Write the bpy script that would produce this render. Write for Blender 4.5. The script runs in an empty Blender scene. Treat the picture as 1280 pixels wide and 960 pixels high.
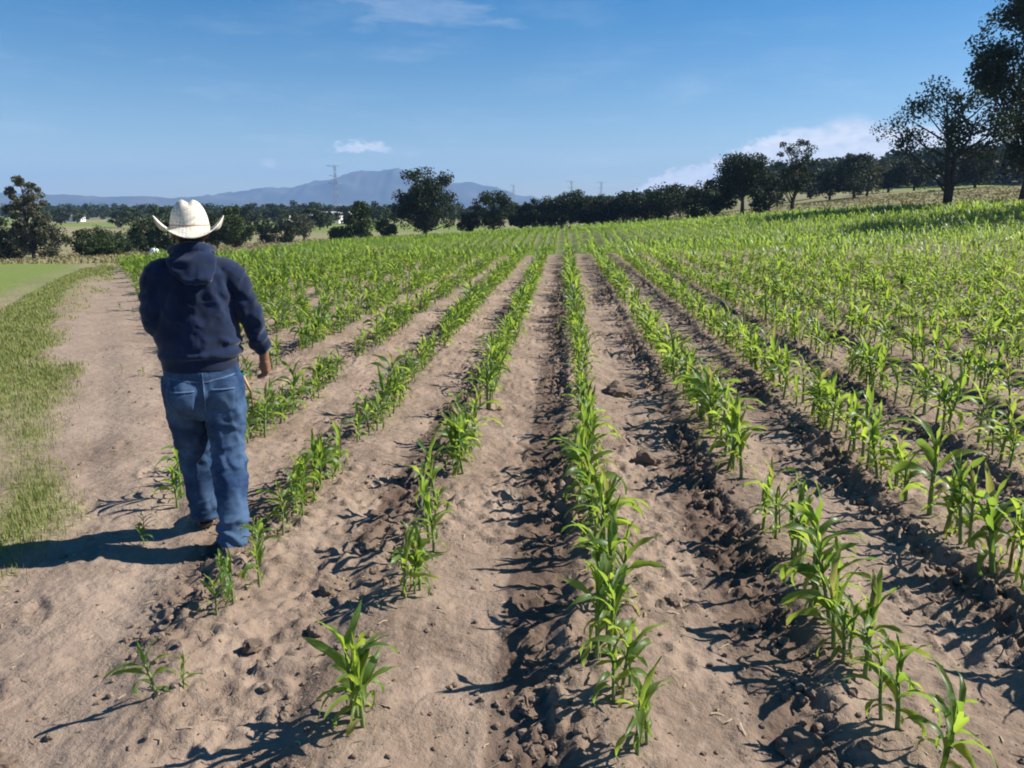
import bpy, bmesh, math, random
import numpy as np
from mathutils import Vector, Matrix
from mathutils.bvhtree import BVHTree

R = math.radians
random.seed(7)
rng = np.random.default_rng(11)
scene = bpy.context.scene
COL = scene.collection

# ------------------------------------------------------------------ camera
CAM_H, PITCH, YAW = 1.75, R(12.9), R(3.78)
cam_d = bpy.data.cameras.new("camera")
cam_d.sensor_width, cam_d.lens = 36.0, 27.0
cam_d.clip_start, cam_d.clip_end = 0.05, 30000.0
cam = bpy.data.objects.new("camera", cam_d)
COL.objects.link(cam)
cam.location = (0, 0, CAM_H)
cam.rotation_euler = (R(90) - PITCH, 0, YAW)
scene.camera = cam

# ------------------------------------------------------------------ sky, sun, exposure
SUN_EL, SUN_AZ = R(39), R(73)          # azimuth from +Y towards +X
SKY_STRENGTH = 0.064
EXPOSURE = 0.80
world = bpy.data.worlds.new("World")
scene.world = world
world.use_nodes = True
wt = world.node_tree
wt.nodes.clear()


def nd(tree, kind, **kw):
    n = tree.nodes.new(kind)
    for k, v in kw.items():
        setattr(n, k, v)
    return n


def math_node(tree, op, a, b=None, c=None, clamp=False):
    n = nd(tree, "ShaderNodeMath", operation=op, use_clamp=clamp)
    for i, v in enumerate((a, b, c)):
        if v is None:
            continue
        if isinstance(v, (int, float)):
            n.inputs[i].default_value = v
        else:
            tree.links.new(v, n.inputs[i])
    return n.outputs[0]


def sstep(tree, v, lo, hi):
    n = nd(tree, "ShaderNodeMapRange", interpolation_type="SMOOTHSTEP")
    tree.links.new(v, n.inputs["Value"])
    n.inputs["From Min"].default_value = lo
    n.inputs["From Max"].default_value = hi
    return n.outputs["Result"]


def mixc(tree, fac, a, b):
    n = nd(tree, "ShaderNodeMix", data_type="RGBA")
    for s, v in ((n.inputs[0], fac), (n.inputs[6], a), (n.inputs[7], b)):
        if isinstance(v, (int, float)):
            s.default_value = v
        elif isinstance(v, tuple):
            s.default_value = v if len(v) == 4 else (*v, 1)
        else:
            tree.links.new(v, s)
    return n.outputs[2]


sky = nd(wt, "ShaderNodeTexSky", sky_type="NISHITA")
sky.sun_disc = False
sky.sun_elevation, sky.sun_rotation = SUN_EL, SUN_AZ
sky.altitude, sky.air_density, sky.dust_density, sky.ozone_density = 1800, 1.0, 1.0, 2.0
tc = nd(wt, "ShaderNodeTexCoord")
sep = nd(wt, "ShaderNodeSeparateXYZ")
wt.links.new(tc.outputs["Generated"], sep.inputs[0])
az = math_node(wt, "ARCTAN2", sep.outputs[0], sep.outputs[1])
el = math_node(wt, "ARCSINE", sep.outputs[2])
comb = nd(wt, "ShaderNodeCombineXYZ")
wt.links.new(az, comb.inputs[0])
wt.links.new(el, comb.inputs[1])


def sky_noise(sx, sy, detail, rough=0.55, off=0.0, skew=0.0):
    mp = nd(wt, "ShaderNodeMapping")
    mp.inputs["Scale"].default_value = (sx, sy, 1)
    mp.inputs["Location"].default_value = (off, off * 0.7, off)
    mp.inputs["Rotation"].default_value = (0, 0, skew)
    wt.links.new(comb.outputs[0], mp.inputs[0])
    n = nd(wt, "ShaderNodeTexNoise")
    n.inputs["Scale"].default_value = 1
    n.inputs["Detail"].default_value = detail
    n.inputs["Roughness"].default_value = rough
    wt.links.new(mp.outputs[0], n.inputs["Vector"])
    return n.outputs["Fac"]


def blob(a0, e0, ra, re, noise, amt):
    """soft elliptical cloud round azimuth a0, elevation e0 with an edge broken up by noise"""
    da = math_node(wt, "DIVIDE", math_node(wt, "SUBTRACT", az, a0), ra)
    de = math_node(wt, "DIVIDE", math_node(wt, "SUBTRACT", el, e0), re)
    d = math_node(wt, "SQRT", math_node(wt, "ADD", math_node(wt, "POWER", math_node(wt, "ABSOLUTE", da), 2.0), math_node(wt, "POWER", math_node(wt, "ABSOLUTE", de), 2.0)))
    nn = math_node(wt, "MULTIPLY", math_node(wt, "SUBTRACT", noise, 0.5), amt)
    return sstep(wt, math_node(wt, "ADD", d, nn), 1.0, 0.35)


n_fine = sky_noise(60, 110, 6, 0.6, 3.1)
n_wisp = sky_noise(7, 34, 7, 0.62, 1.7, 0.12)
n_bank = sky_noise(9, 26, 6, 0.6, 8.3, -0.25)
# white bank low on the right: under a line rising to the right, fading upward further right
line = math_node(wt, "SUBTRACT", math_node(wt, "ADD", math_node(wt, "MULTIPLY", az, 0.40), -0.012), el)
jag = math_node(wt, "ADD", math_node(wt, "MULTIPLY", math_node(wt, "SUBTRACT", n_bank, 0.5), 0.050), math_node(wt, "MULTIPLY", math_node(wt, "SUBTRACT", n_fine, 0.5), 0.034))
bank_l = sstep(wt, math_node(wt, "ADD", line, jag), -0.004, 0.007)
bank_top = sstep(wt, math_node(wt, "ADD", el, math_node(wt, "MULTIPLY", math_node(wt, "SUBTRACT", n_bank, 0.5), 0.10)), 0.100, 0.074)
bank_end = sstep(wt, az, 0.62, 0.40)
bank = math_node(wt, "MULTIPLY", math_node(wt, "MULTIPLY", bank_l, bank_top), bank_end)
veil = math_node(wt, "MULTIPLY", sstep(wt, n_wisp, 0.46, 0.80), math_node(wt, "MULTIPLY", sstep(wt, el, 0.34, 0.10), 0.16))
wisp = math_node(wt, "MULTIPLY", blob(-0.20, 0.232, 0.15, 0.030, n_wisp, 3.2), 0.16)
wisp2 = math_node(wt, "MULTIPLY", blob(-0.06, 0.262, 0.10, 0.022, n_wisp, 3.2), 0.14)
cum = math_node(wt, "MULTIPLY", blob(-0.249, 0.073, 0.044, 0.0085, n_fine, 2.6), 0.75)
cum2 = math_node(wt, "MULTIPLY", blob(-0.362, 0.052, 0.012, 0.006, n_fine, 2.6), 0.35)
clouds = bank
for extra in (veil, wisp, wisp2, cum, cum2):
    clouds = math_node(wt, "MAXIMUM", clouds, extra)
hsv = nd(wt, "ShaderNodeHueSaturation")
satn = nd(wt, "ShaderNodeMapRange")
wt.links.new(el, satn.inputs["Value"])
for k_, v_ in (("From Min", 0.0), ("From Max", 0.26), ("To Min", 1.10), ("To Max", 1.50)):
    satn.inputs[k_].default_value = v_
wt.links.new(satn.outputs["Result"], hsv.inputs["Saturation"])
hsv.inputs["Value"].default_value = 1.05
hsv.inputs["Hue"].default_value = 0.497
wt.links.new(sky.outputs[0], hsv.inputs["Color"])
cloudc = mixc(wt, sstep(wt, math_node(wt, "ADD", math_node(wt, "MULTIPLY", n_bank, 0.6), math_node(wt, "MULTIPLY", n_fine, 0.4)), 0.34, 0.62), (6.8, 7.6, 9.2), (10.6, 10.7, 11.0))
skyc = mixc(wt, clouds, hsv.outputs[0], cloudc)
bg = nd(wt, "ShaderNodeBackground")
bg.inputs["Strength"].default_value = SKY_STRENGTH
wt.links.new(skyc, bg.inputs["Color"])
wo = nd(wt, "ShaderNodeOutputWorld")
wt.links.new(bg.outputs[0], wo.inputs["Surface"])

sun_d = bpy.data.lights.new("sun", "SUN")
sun_d.energy, sun_d.angle, sun_d.color = 5.0, R(0.5), (1.0, 0.945, 0.86)
sun = bpy.data.objects.new("sun", sun_d)
COL.objects.link(sun)
to_sun = Vector((math.sin(SUN_AZ) * math.cos(SUN_EL), math.cos(SUN_AZ) * math.cos(SUN_EL), math.sin(SUN_EL)))
sun.rotation_euler = to_sun.to_track_quat("Z", "Y").to_euler()

scene.view_settings.view_transform = "Standard"
scene.view_settings.look = "None"
scene.view_settings.exposure = EXPOSURE
scene.view_settings.gamma = 1.0
scene.render.engine = "CYCLES"
scene.cycles.max_bounces = 6
scene.cycles.diffuse_bounces = 1
scene.cycles.glossy_bounces = 2
scene.cycles.transmission_bounces = 4
scene.cycles.transparent_max_bounces = 8
scene.cycles.volume_bounces = 0
scene.cycles.filter_width = 1.9

# ------------------------------------------------------------------ helpers
CY, SY = math.cos(YAW), math.sin(YAW)


def to_uv(x, y):                       # world -> lateral / forward of the viewing direction
    return x * CY + y * SY, -x * SY + y * CY


def to_xy(u, v):
    return u * CY - v * SY, u * SY + v * CY


def smooth(t):
    t = np.clip(t, 0, 1)
    return t * t * (3 - 2 * t)


def vnoise(x, y, seed=0):
    x = np.asarray(x, dtype=np.float64); y = np.asarray(y, dtype=np.float64)
    ix = np.floor(x).astype(np.int64); iy = np.floor(y).astype(np.int64)
    fx, fy = x - ix, y - iy
    fx = fx * fx * (3 - 2 * fx); fy = fy * fy * (3 - 2 * fy)

    def h(a, b):
        n = (a * 374761393 + b * 668265263 + seed * 974634777) & 0xFFFFFFFF
        n = ((n ^ (n >> 13)) * 1274126177) & 0xFFFFFFFF
        n = (n ^ (n >> 16)) & 0xFFFFFFFF
        return n / 4294967295.0
    a, b, c, d = h(ix, iy), h(ix + 1, iy), h(ix, iy + 1), h(ix + 1, iy + 1)
    return (a * (1 - fx) + b * fx) * (1 - fy) + (c * (1 - fx) + d * fx) * fy


def fbm(x, y, oct_=4, seed=0, gain=0.5):
    s, amp, tot = 0.0, 1.0, 0.0
    for i in range(oct_):
        s = s + amp * vnoise(x * 2 ** i, y * 2 ** i, seed + i * 17)
        tot += amp
        amp *= gain
    return s / tot


def link_mesh(name, me, mats, parent=None):
    o = bpy.data.objects.new(name, me)
    COL.objects.link(o)
    for m in (mats if isinstance(mats, (list, tuple)) else [mats]):
        me.materials.append(m)
    if parent is not None:
        o.parent = parent
    return o


def mesh_data(name, verts, faces, smooth_shade=True, mat_index=None, attrs=None):
    """verts n x 3; faces = list of int arrays (each m x k)"""
    verts = np.asarray(verts, dtype=np.float32)
    groups = [np.asarray(f, dtype=np.int32) for f in (faces if isinstance(faces, list) else [faces])]
    groups = [g for g in groups if len(g)]
    loops = np.concatenate([g.ravel() for g in groups])
    sizes = np.concatenate([np.full(len(g), g.shape[1], dtype=np.int32) for g in groups])
    starts = np.concatenate([[0], np.cumsum(sizes)[:-1]]).astype(np.int32)
    me = bpy.data.meshes.new(name)
    me.vertices.add(len(verts))
    me.vertices.foreach_set("co", verts.ravel())
    me.loops.add(len(loops))
    me.loops.foreach_set("vertex_index", loops)
    me.polygons.add(len(sizes))
    me.polygons.foreach_set("loop_start", starts)
    me.polygons.foreach_set("loop_total", sizes)
    me.polygons.foreach_set("use_smooth", np.full(len(sizes), smooth_shade))
    if mat_index is not None:
        me.polygons.foreach_set("material_index", np.asarray(mat_index, dtype=np.int32))
    me.update(calc_edges=True)
    me.validate()
    for k, v in (attrs or {}).items():
        a = me.attributes.new(k, "FLOAT_COLOR", "POINT")
        a.data.foreach_set("color", np.asarray(v, dtype=np.float32).ravel())
    return me


def tag(o, label=None, cat=None, group=None, kind=None):
    if label: o["label"] = label
    if cat: o["category"] = cat
    if group: o["group"] = group
    if kind: o["kind"] = kind
    return o


def empty(name, loc, label, cat, group=None, rz=0.0, sc=1.0):
    o = bpy.data.objects.new(name, None)
    COL.objects.link(o)
    o.location = loc
    o.rotation_euler = (0, 0, rz)
    o.scale = (sc, sc, sc) if isinstance(sc, (int, float)) else sc
    o.empty_display_size = 0.2
    return tag(o, label, cat, group)


class Bag:
    """collects vertices and faces for ONE mesh"""
    def __init__(self):
        self.v, self.q, self.t, self.n = [], [], [], 0

    def add(self, v, quads=None, tris=None):
        self.v.append(np.asarray(v, dtype=np.float64))
        if quads is not None and len(quads): self.q.append(np.asarray(quads) + self.n)
        if tris is not None and len(tris): self.t.append(np.asarray(tris) + self.n)
        self.n += len(v)

    def data(self, name, smooth_shade=True):
        f = []
        if self.q: f.append(np.concatenate(self.q))
        if self.t: f.append(np.concatenate(self.t))
        return mesh_data(name, np.concatenate(self.v), f, smooth_shade)

    def tube(self, pts, rad, sides=8, rot=None, cap=True):
        pts = np.asarray(pts, dtype=float)
        n = len(pts)
        rad = np.full(n, rad) if np.isscalar(rad) else np.asarray(rad, dtype=float)
        tan = np.gradient(pts, axis=0)
        tan /= np.linalg.norm(tan, axis=1)[:, None] + 1e-9
        ref = np.array([1.0, 0.13, 0.07]) if abs(tan[0][0]) < 0.8 else np.array([0.1, 1.0, 0.0])
        vs = []
        ang = np.linspace(0, 2 * np.pi, sides, endpoint=False)
        for i in range(n):
            a = ref - tan[i] * (ref @ tan[i]); a /= np.linalg.norm(a)
            b = np.cross(tan[i], a)
            ref = a
            vs.append(pts[i] + rad[i] * (np.cos(ang)[:, None] * a + np.sin(ang)[:, None] * b))
        vs = np.concatenate(vs)
        i, j = np.meshgrid(np.arange(n - 1), np.arange(sides), indexing="ij")
        q = np.stack([i * sides + j, i * sides + (j + 1) % sides, (i + 1) * sides + (j + 1) % sides, (i + 1) * sides + j], -1).reshape(-1, 4)
        tr = []
        if cap:
            vs = np.concatenate([vs, pts[:1], pts[-1:]])
            c0, c1 = n * sides, n * sides + 1
            for k in range(sides):
                tr.append((c0, (k + 1) % sides, k))
                tr.append((c1, (n - 1) * sides + k, (n - 1) * sides + (k + 1) % sides))
        self.add(vs, q, tr)

    def rings(self, rings, sides=24):
        """rings: (cx, cy, cz, rx, ry[, tilt about x]) stacked, capped"""
        ang = np.linspace(0, 2 * np.pi, sides, endpoint=False)
        vs = []
        for r in rings:
            cx, cy, cz, rx, ry = r[:5]
            tl = r[5] if len(r) > 5 else 0.0
            yy = ry * np.sin(ang)
            vs.append(np.stack([cx + rx * np.cos(ang), cy + yy * math.cos(tl), cz + yy * math.sin(tl)], 1))
        n = len(rings)
        vs = np.concatenate(vs + [np.array([[r[0], r[1], r[2]]]) for r in (rings[0], rings[-1])])
        i, j = np.meshgrid(np.arange(n - 1), np.arange(sides), indexing="ij")
        q = np.stack([i * sides + j, i * sides + (j + 1) % sides, (i + 1) * sides + (j + 1) % sides, (i + 1) * sides + j], -1).reshape(-1, 4)
        tr = []
        c0, c1 = n * sides, n * sides + 1
        for k in range(sides):
            tr.append((c0, (k + 1) % sides, k))
            tr.append((c1, (n - 1) * sides + k, (n - 1) * sides + (k + 1) % sides))
        self.add(vs, q, tr)

    def ball(self, c, r, seg=16, rg=10):
        r = (r, r, r) if np.isscalar(r) else r
        th = np.linspace(0.12, np.pi - 0.12, rg)
        self.rings([(c[0], c[1], c[2] - r[2] * math.cos(t), r[0] * math.sin(t), r[1] * math.sin(t)) for t in th], seg)

    def box(self, c, s, rz=0.0):
        x, y, z = [k / 2 for k in s]
        v = np.array([[-x, -y, -z], [x, -y, -z], [x, y, -z], [-x, y, -z], [-x, -y, z], [x, -y, z], [x, y, z], [-x, y, z]])
        cr, sr = math.cos(rz), math.sin(rz)
        v = np.stack([v[:, 0] * cr - v[:, 1] * sr + c[0], v[:, 0] * sr + v[:, 1] * cr + c[1], v[:, 2] + c[2]], 1)
        self.add(v, [(0, 3, 2, 1), (4, 5, 6, 7), (0, 1, 5, 4), (1, 2, 6, 5), (2, 3, 7, 6), (3, 0, 4, 7)])


# ------------------------------------------------------------------ materials
def new_mat(name):
    m = bpy.data.materials.new(name)
    m.use_nodes = True
    t = m.node_tree
    t.nodes.clear()
    out = nd(t, "ShaderNodeOutputMaterial")
    return m, t, out


def noise_of(t, vec, scale, detail=4, rough=0.55):
    n = nd(t, "ShaderNodeTexNoise")
    n.inputs["Scale"].default_value = scale
    n.inputs["Detail"].default_value = detail
    n.inputs["Roughness"].default_value = rough
    if vec is not None:
        t.links.new(vec, n.inputs["Vector"])
    return n.outputs["Fac"]


def simple_mat(name, c1, c2, scale=8.0, rough=0.8, bump=0.0, bscale=None, spec=0.3, sheen=0.0, coords="Object"):
    m, t, out = new_mat(name)
    p = nd(t, "ShaderNodeBsdfPrincipled")
    co = nd(t, "ShaderNodeTexCoord").outputs[coords]
    f = noise_of(t, co, scale, 5)
    t.links.new(mixc(t, sstep(t, f, 0.3, 0.7), c1, c2), p.inputs["Base Color"])
    p.inputs["Roughness"].default_value = rough
    p.inputs["Specular IOR Level"].default_value = spec
    if sheen:
        p.inputs["Sheen Weight"].default_value = sheen
    if bump:
        b = nd(t, "ShaderNodeBump")
        b.inputs["Strength"].default_value = 0.6
        b.inputs["Distance"].default_value = bump
        t.links.new(noise_of(t, co, bscale or scale * 6, 4), b.inputs["Height"])
        t.links.new(b.outputs[0], p.inputs["Normal"])
    t.links.new(p.outputs[0], out.inputs[0])
    return m


def leaf_mat(name, dark, light, trans, rough=0.45, spec=0.4, tfac=0.4, vary=True):
    m, t, out = new_mat(name)
    geo = nd(t, "ShaderNodeNewGeometry")
    oi = nd(t, "ShaderNodeObjectInfo")
    f = math_node(t, "ADD", math_node(t, "MULTIPLY", geo.outputs["Random Per Island"], 0.75), math_node(t, "MULTIPLY", oi.outputs["Random"], 0.25))
    c = mixc(t, f, dark, light)
    p = nd(t, "ShaderNodeBsdfPrincipled")
    t.links.new(c, p.inputs["Base Color"])
    p.inputs["Roughness"].default_value = rough
    p.inputs["Specular IOR Level"].default_value = spec
    tr = nd(t, "ShaderNodeBsdfTranslucent")
    t.links.new(mixc(t, f, tuple(0.75 * k for k in trans), trans), tr.inputs["Color"])
    mx = nd(t, "ShaderNodeMixShader")
    mx.inputs[0].default_value = tfac
    t.links.new(p.outputs[0], mx.inputs[1])
    t.links.new(tr.outputs[0], mx.inputs[2])
    t.links.new(mx.outputs[0], out.inputs[0])
    return m


M_LEAF = None


def corn_leaf_mat():
    m, t, out = new_mat("corn_leaf")
    geo = nd(t, "ShaderNodeNewGeometry")
    oi = nd(t, "ShaderNodeObjectInfo")
    r = geo.outputs["Random Per Island"]
    f = math_node(t, "ADD", math_node(t, "MULTIPLY", r, 0.7), math_node(t, "MULTIPLY", oi.outputs["Random"], 0.3))
    at_ = nd(t, "ShaderNodeAttribute", attribute_name="leafinfo")
    sp_ = nd(t, "ShaderNodeSeparateColor")
    t.links.new(at_.outputs["Color"], sp_.inputs[0])
    blot = noise_of(t, nd(t, "ShaderNodeTexCoord").outputs["Object"], 60, 3)
    c = mixc(t, f, (0.036, 0.100, 0.024), (0.135, 0.220, 0.046))
    c = mixc(t, math_node(t, "MULTIPLY", sstep(t, blot, 0.5, 0.75), 0.35), c, (0.17, 0.22, 0.075))
    c = mixc(t, math_node(t, "MULTIPLY", math_node(t, "POWER", sp_.outputs[0], 10.0), 0.45), c, (0.30, 0.38, 0.15))
    dryf = math_node(t, "MAXIMUM", sp_.outputs[1], math_node(t, "MULTIPLY", math_node(t, "GREATER_THAN", r, 0.965), 0.7))
    c = mixc(t, dryf, c, (0.36, 0.30, 0.12))
    tc_ = mixc(t, f, (0.22, 0.37, 0.045), (0.54, 0.68, 0.075))
    tc_ = mixc(t, dryf, tc_, (0.36, 0.28, 0.10))
    p = nd(t, "ShaderNodeBsdfPrincipled")
    t.links.new(c, p.inputs["Base Color"])
    t.links.new(math_node(t, "ADD", math_node(t, "MULTIPLY", blot, 0.35), 0.26), p.inputs["Roughness"])
    p.inputs["Specular IOR Level"].default_value = 0.42
    tr = nd(t, "ShaderNodeBsdfTranslucent")
    t.links.new(tc_, tr.inputs["Color"])
    mx = nd(t, "ShaderNodeMixShader")
    mx.inputs[0].default_value = 0.52
    t.links.new(p.outputs[0], mx.inputs[1])
    t.links.new(tr.outputs[0], mx.inputs[2])
    t.links.new(mx.outputs[0], out.inputs[0])
    return m


M_LEAF = corn_leaf_mat()
M_STALK = simple_mat("corn_stalk", (0.14, 0.22, 0.06), (0.22, 0.26, 0.10), 30, 0.5)
M_GRASS = leaf_mat("grass_blade", (0.10, 0.17, 0.030), (0.33, 0.32, 0.12), (0.36, 0.46, 0.08), 0.6, 0.2, 0.3)
M_DRY = leaf_mat("dry_grass", (0.20, 0.17, 0.08), (0.36, 0.30, 0.15), (0.3, 0.26, 0.1), 0.7, 0.2, 0.25)
M_CROWN = leaf_mat("crown_dark", (0.016, 0.026, 0.011), (0.060, 0.074, 0.028), (0.03, 0.045, 0.01), 0.65, 0.15, 0.18)
M_CROWN_G = leaf_mat("crown_green", (0.028, 0.048, 0.015), (0.080, 0.105, 0.036), (0.05, 0.075, 0.015), 0.65, 0.15, 0.2)
M_CROWN_Y = leaf_mat("crown_grey", (0.075, 0.080, 0.048), (0.160, 0.160, 0.095), (0.08, 0.08, 0.04), 0.7, 0.15, 0.2)
M_BARK = simple_mat("bark", (0.035, 0.028, 0.022), (0.085, 0.068, 0.052), 6, 0.9, 0.02)
M_CLOD = simple_mat("clod_soil", (0.165, 0.119, 0.089), (0.275, 0.208, 0.160), 40, 0.98, 0.01, 160, 0.05)
M_STRAW = leaf_mat("straw", (0.30, 0.22, 0.13), (0.48, 0.38, 0.25), (0.2, 0.16, 0.1), 0.7, 0.2, 0.1)

# ground
m, t, out = new_mat("ground_soil")
M_GROUND = m
co = nd(t, "ShaderNodeNewGeometry").outputs["Position"]
at = nd(t, "ShaderNodeAttribute", attribute_name="cover")
sp = nd(t, "ShaderNodeSeparateColor")
t.links.new(at.outputs["Color"], sp.inputs[0])
f1 = noise_of(t, co, 1.6, 6, 0.6)
f2 = noise_of(t, co, 22, 6, 0.65)
f3 = noise_of(t, co, 160, 3, 0.6)
soil = mixc(t, sstep(t, f1, 0.32, 0.68), (0.200, 0.145, 0.107), (0.305, 0.228, 0.172))
soil = mixc(t, math_node(t, "MULTIPLY", sstep(t, f2, 0.45, 0.72), 0.45), soil, (0.39, 0.30, 0.232))
soil = mixc(t, math_node(t, "MULTIPLY", sstep(t, f3, 0.55, 0.75), 0.35), soil, (0.14, 0.096, 0.072))
soil = mixc(t, math_node(t, "MULTIPLY", sp.outputs[2], 0.95), soil, (0.105, 0.070, 0.052))  # damp patches plus the painted shade of the furrow edges
soil = mixc(t, math_node(t, "MULTIPLY", at.outputs["Alpha"], 0.55), soil, (0.335, 0.258, 0.200))
gr = mixc(t, sstep(t, f2, 0.3, 0.7), (0.125, 0.185, 0.035), (0.205, 0.250, 0.070))
dr = mixc(t, sstep(t, f2, 0.3, 0.7), (0.225, 0.195, 0.105), (0.330, 0.275, 0.165))
c = mixc(t, sp.outputs[1], soil, dr)
c = mixc(t, sp.outputs[0], c, gr)
p = nd(t, "ShaderNodeBsdfPrincipled")
p.inputs["Roughness"].default_value = 0.95
p.inputs["Specular IOR Level"].default_value = 0.12
t.links.new(c, p.inputs["Base Color"])
b = nd(t, "ShaderNodeBump")
b.inputs["Strength"].default_value = 0.9
b.inputs["Distance"].default_value = 0.016
hgt = math_node(t, "ADD", math_node(t, "MULTIPLY", noise_of(t, co, 45, 5, 0.65), sstep(t, noise_of(t, co, 3.5, 4), 0.35, 0.65)), math_node(t, "ADD", math_node(t, "MULTIPLY", noise_of(t, co, 14, 4, 0.6), 1.0), math_node(t, "MULTIPLY", f3, 0.25)))
t.links.new(hgt, b.inputs["Height"])
t.links.new(b.outputs[0], p.inputs["Normal"])
t.links.new(p.outputs[0], out.inputs[0])

# ------------------------------------------------------------------ terrain
ROWS = [-1.5 - 0.83 * k for k in range(26, 0, -1)] + [-1.5, -0.68, 0.19] + [1.16 + 0.96 * k for k in range(75)]
ROWS = np.array(ROWS)


def field_left(v):                     # lateral position of the field's left boundary (end of the rows along the path)
    return np.interp(v, [0, 2.0, 2.7, 6.7, 26, 60, 75], [-1.2, -1.35, -1.62, -2.75, -13.3, -25, -28.5])


S_EDGE = [-0.47, -0.345, -0.245, -0.142, -0.04, 0.061, 0.162, 0.264, 0.365, 0.467, 0.548, 0.65, 0.9]
V_EDGE = [28, 60, 86, 105, 116, 120, 114, 100, 86, 73, 65, 59, 52]


def field_far(u, v):                   # True inside the field's far edge
    s = u / np.maximum(v, 0.5)
    return v < np.interp(s, S_EDGE, V_EDGE)


def grass_edge(v):                     # right edge of the grass verge left of the path
    return np.interp(v, [0, 2.0, 3.0, 4.2, 5.5, 9, 14, 20, 30], [-2.4, -2.45, -2.45, -2.5, -3.4, -5.3, -7.8, -10.5, -15.0])


def macro(x, y):
    u, v = to_uv(x, y)
    g = smooth((v - 12) / 48)
    uc = np.clip(u, -75, 75)
    z = g * 0.05 * (uc - 6)
    z = z + g * 0.03 * np.clip(u - 15, 0, 60)
    z = z - 0.01 * np.clip(v - 60, 0, 80) * smooth((25 - u) / 20)
    z = z - 1.15 * np.exp(-((v - 50) / 14) ** 2) * smooth((v - 27) / 14) * np.exp(-((u - 0) / 22) ** 2)
    z = z - 0.9 * smooth((v - 55) / 50) * smooth((45 - u) / 25) - 0.35 * smooth((v - 40) / 20) * smooth((u - 15) / 20)
    floor_ = -3.0 - 0.004 * np.clip(v - 150, 0, 1200)
    k = smooth((v - 118) / 60) * smooth((70 - u) / 60)
    z = z * (1 - k) + floor_ * k
    far = smooth((v - 420) / 500)
    z = z * (1 - far) + (-7.0) * far
    z = z + 17 * np.exp(-((u - 215) / 120) ** 2 - ((v - 360) / 110) ** 2)
    r = np.hypot(u, v)
    z = z + (fbm(x / 40, y / 40, 3, 5) - 0.5) * 1.2 * smooth((r - 70) / 120)
    z = z + (fbm(x / 3.0, y / 3.0, 3, 9) - 0.5) * 0.10
    return z


def row_offset(x):
    i = np.clip(np.searchsorted(ROWS, x), 1, len(ROWS) - 1)
    a, b = ROWS[i - 1], ROWS[i]
    return np.where(x - a < b - x, x - a, x - b)


_fr = np.random.default_rng(64)
PRINTS = []
for _k in range(15):                   # boot prints along the path, left and right in turn, and a few on the strips
    _v = 1.9 + _k * 0.62
    _u = 0.5 * (np.interp(_v, [0, 2.7, 6.7, 26], [-1.3, -1.62, -2.62, -12.4]) - np.interp(_v, [0, 3, 5.5, 9, 14], [2.2, 2.42, 3.2, 5.0, 7.6])) + (0.11 if _k % 2 else -0.11) + _fr.normal(0, 0.05)
    PRINTS.append((*to_xy(_u, _v), 0.45 + _fr.normal(0, 0.12)))
for _k in range(16):
    PRINTS.append((_fr.uniform(-1.2, 2.0), _fr.uniform(2.0, 6.0), _fr.uniform(-0.5, 0.5)))


def foot_prints(x, y):
    h = np.zeros_like(x)
    for px_, py_, an in PRINTS:
        k = (np.abs(x - px_) < 0.25) & (np.abs(y - py_) < 0.25)
        if not k.any(): continue
        dx, dy = x[k] - px_, y[k] - py_
        a = (dx * math.cos(an) + dy * math.sin(an)) / 0.050
        b = (-dx * math.sin(an) + dy * math.cos(an)) / 0.135
        d = np.sqrt(a * a + b * b) + 0.25 * (vnoise(x[k] * 40, y[k] * 40, 3) - 0.5)
        h[k] += -0.013 * smooth((1.05 - d) / 0.3) + 0.009 * np.exp(-((d - 1.25) / 0.22) ** 2)
    return h


def micro(x, y):
    """row ridges, cut furrow edges, crumbly soil"""
    u, v = to_uv(x, y)
    r = np.hypot(u, v)
    near = smooth((34 - r) / 20)
    infield = smooth((u - field_left(v)) / 0.35) * field_far(u, v)
    wob = (vnoise(y * 1.7, x * 0.6, 31) - 0.5) * 0.12 + (vnoise(y * 6.0, x * 2, 33) - 0.5) * 0.06
    d = row_offset(x + wob)
    ridge = smooth((d + 0.21) / 0.10) - smooth((d - 0.05) / 0.40)
    patch = vnoise(x * 1.1 + 7, y * 0.9, 41)
    h = infield * ridge * (0.030 + 0.030 * patch)
    band = np.exp(-((d + 0.20) / 0.11) ** 2) * smooth((patch - 0.15) / 0.5) * infield
    cl = np.abs(fbm(x * 13, y * 13, 3, 51) - 0.5) * 2
    cl2 = fbm(x * 28, y * 28, 2, 61) - 0.5
    h = h + band * (0.105 * (cl - 0.25) + 0.055 * cl2)
    rough = smooth((fbm(x * 1.6, y * 1.2, 3, 45) - 0.46) / 0.14)
    h = h + rough * (0.14 + 0.86 * infield) * (0.055 * np.clip(cl - 0.22, -0.1, 1) + 0.030 * cl2)
    h = h + foot_prints(x, y)
    h = h + (fbm(x * 5, y * 5, 4, 71, 0.55) - 0.5) * (0.030 + 0.020 * infield)
    h = h + (fbm(x * 30, y * 30, 3, 81, 0.6) - 0.5) * 0.014
    # light wheel marks along the path
    du = u - 0.5 * (field_left(v) + grass_edge(v))
    onpath = (1 - infield) * smooth((u - grass_edge(v) + 0.15) / 0.3)
    h = h - onpath * 0.02 * (np.exp(-((du + 0.25) / 0.14) ** 2) + np.exp(-((du - 0.35) / 0.14) ** 2))
    bump = 1 - smooth((u - grass_edge(v) + 0.35) / 0.5)
    h = h + bump * 0.03 * fbm(x * 3, y * 3, 3, 91)
    return h * near


def height(x, y):
    x = np.asarray(x, float); y = np.asarray(y, float)
    return macro(x, y) + micro(x, y)


def hz(x, y):
    return float(height(np.array([x]), np.array([y]))[0])


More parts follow.
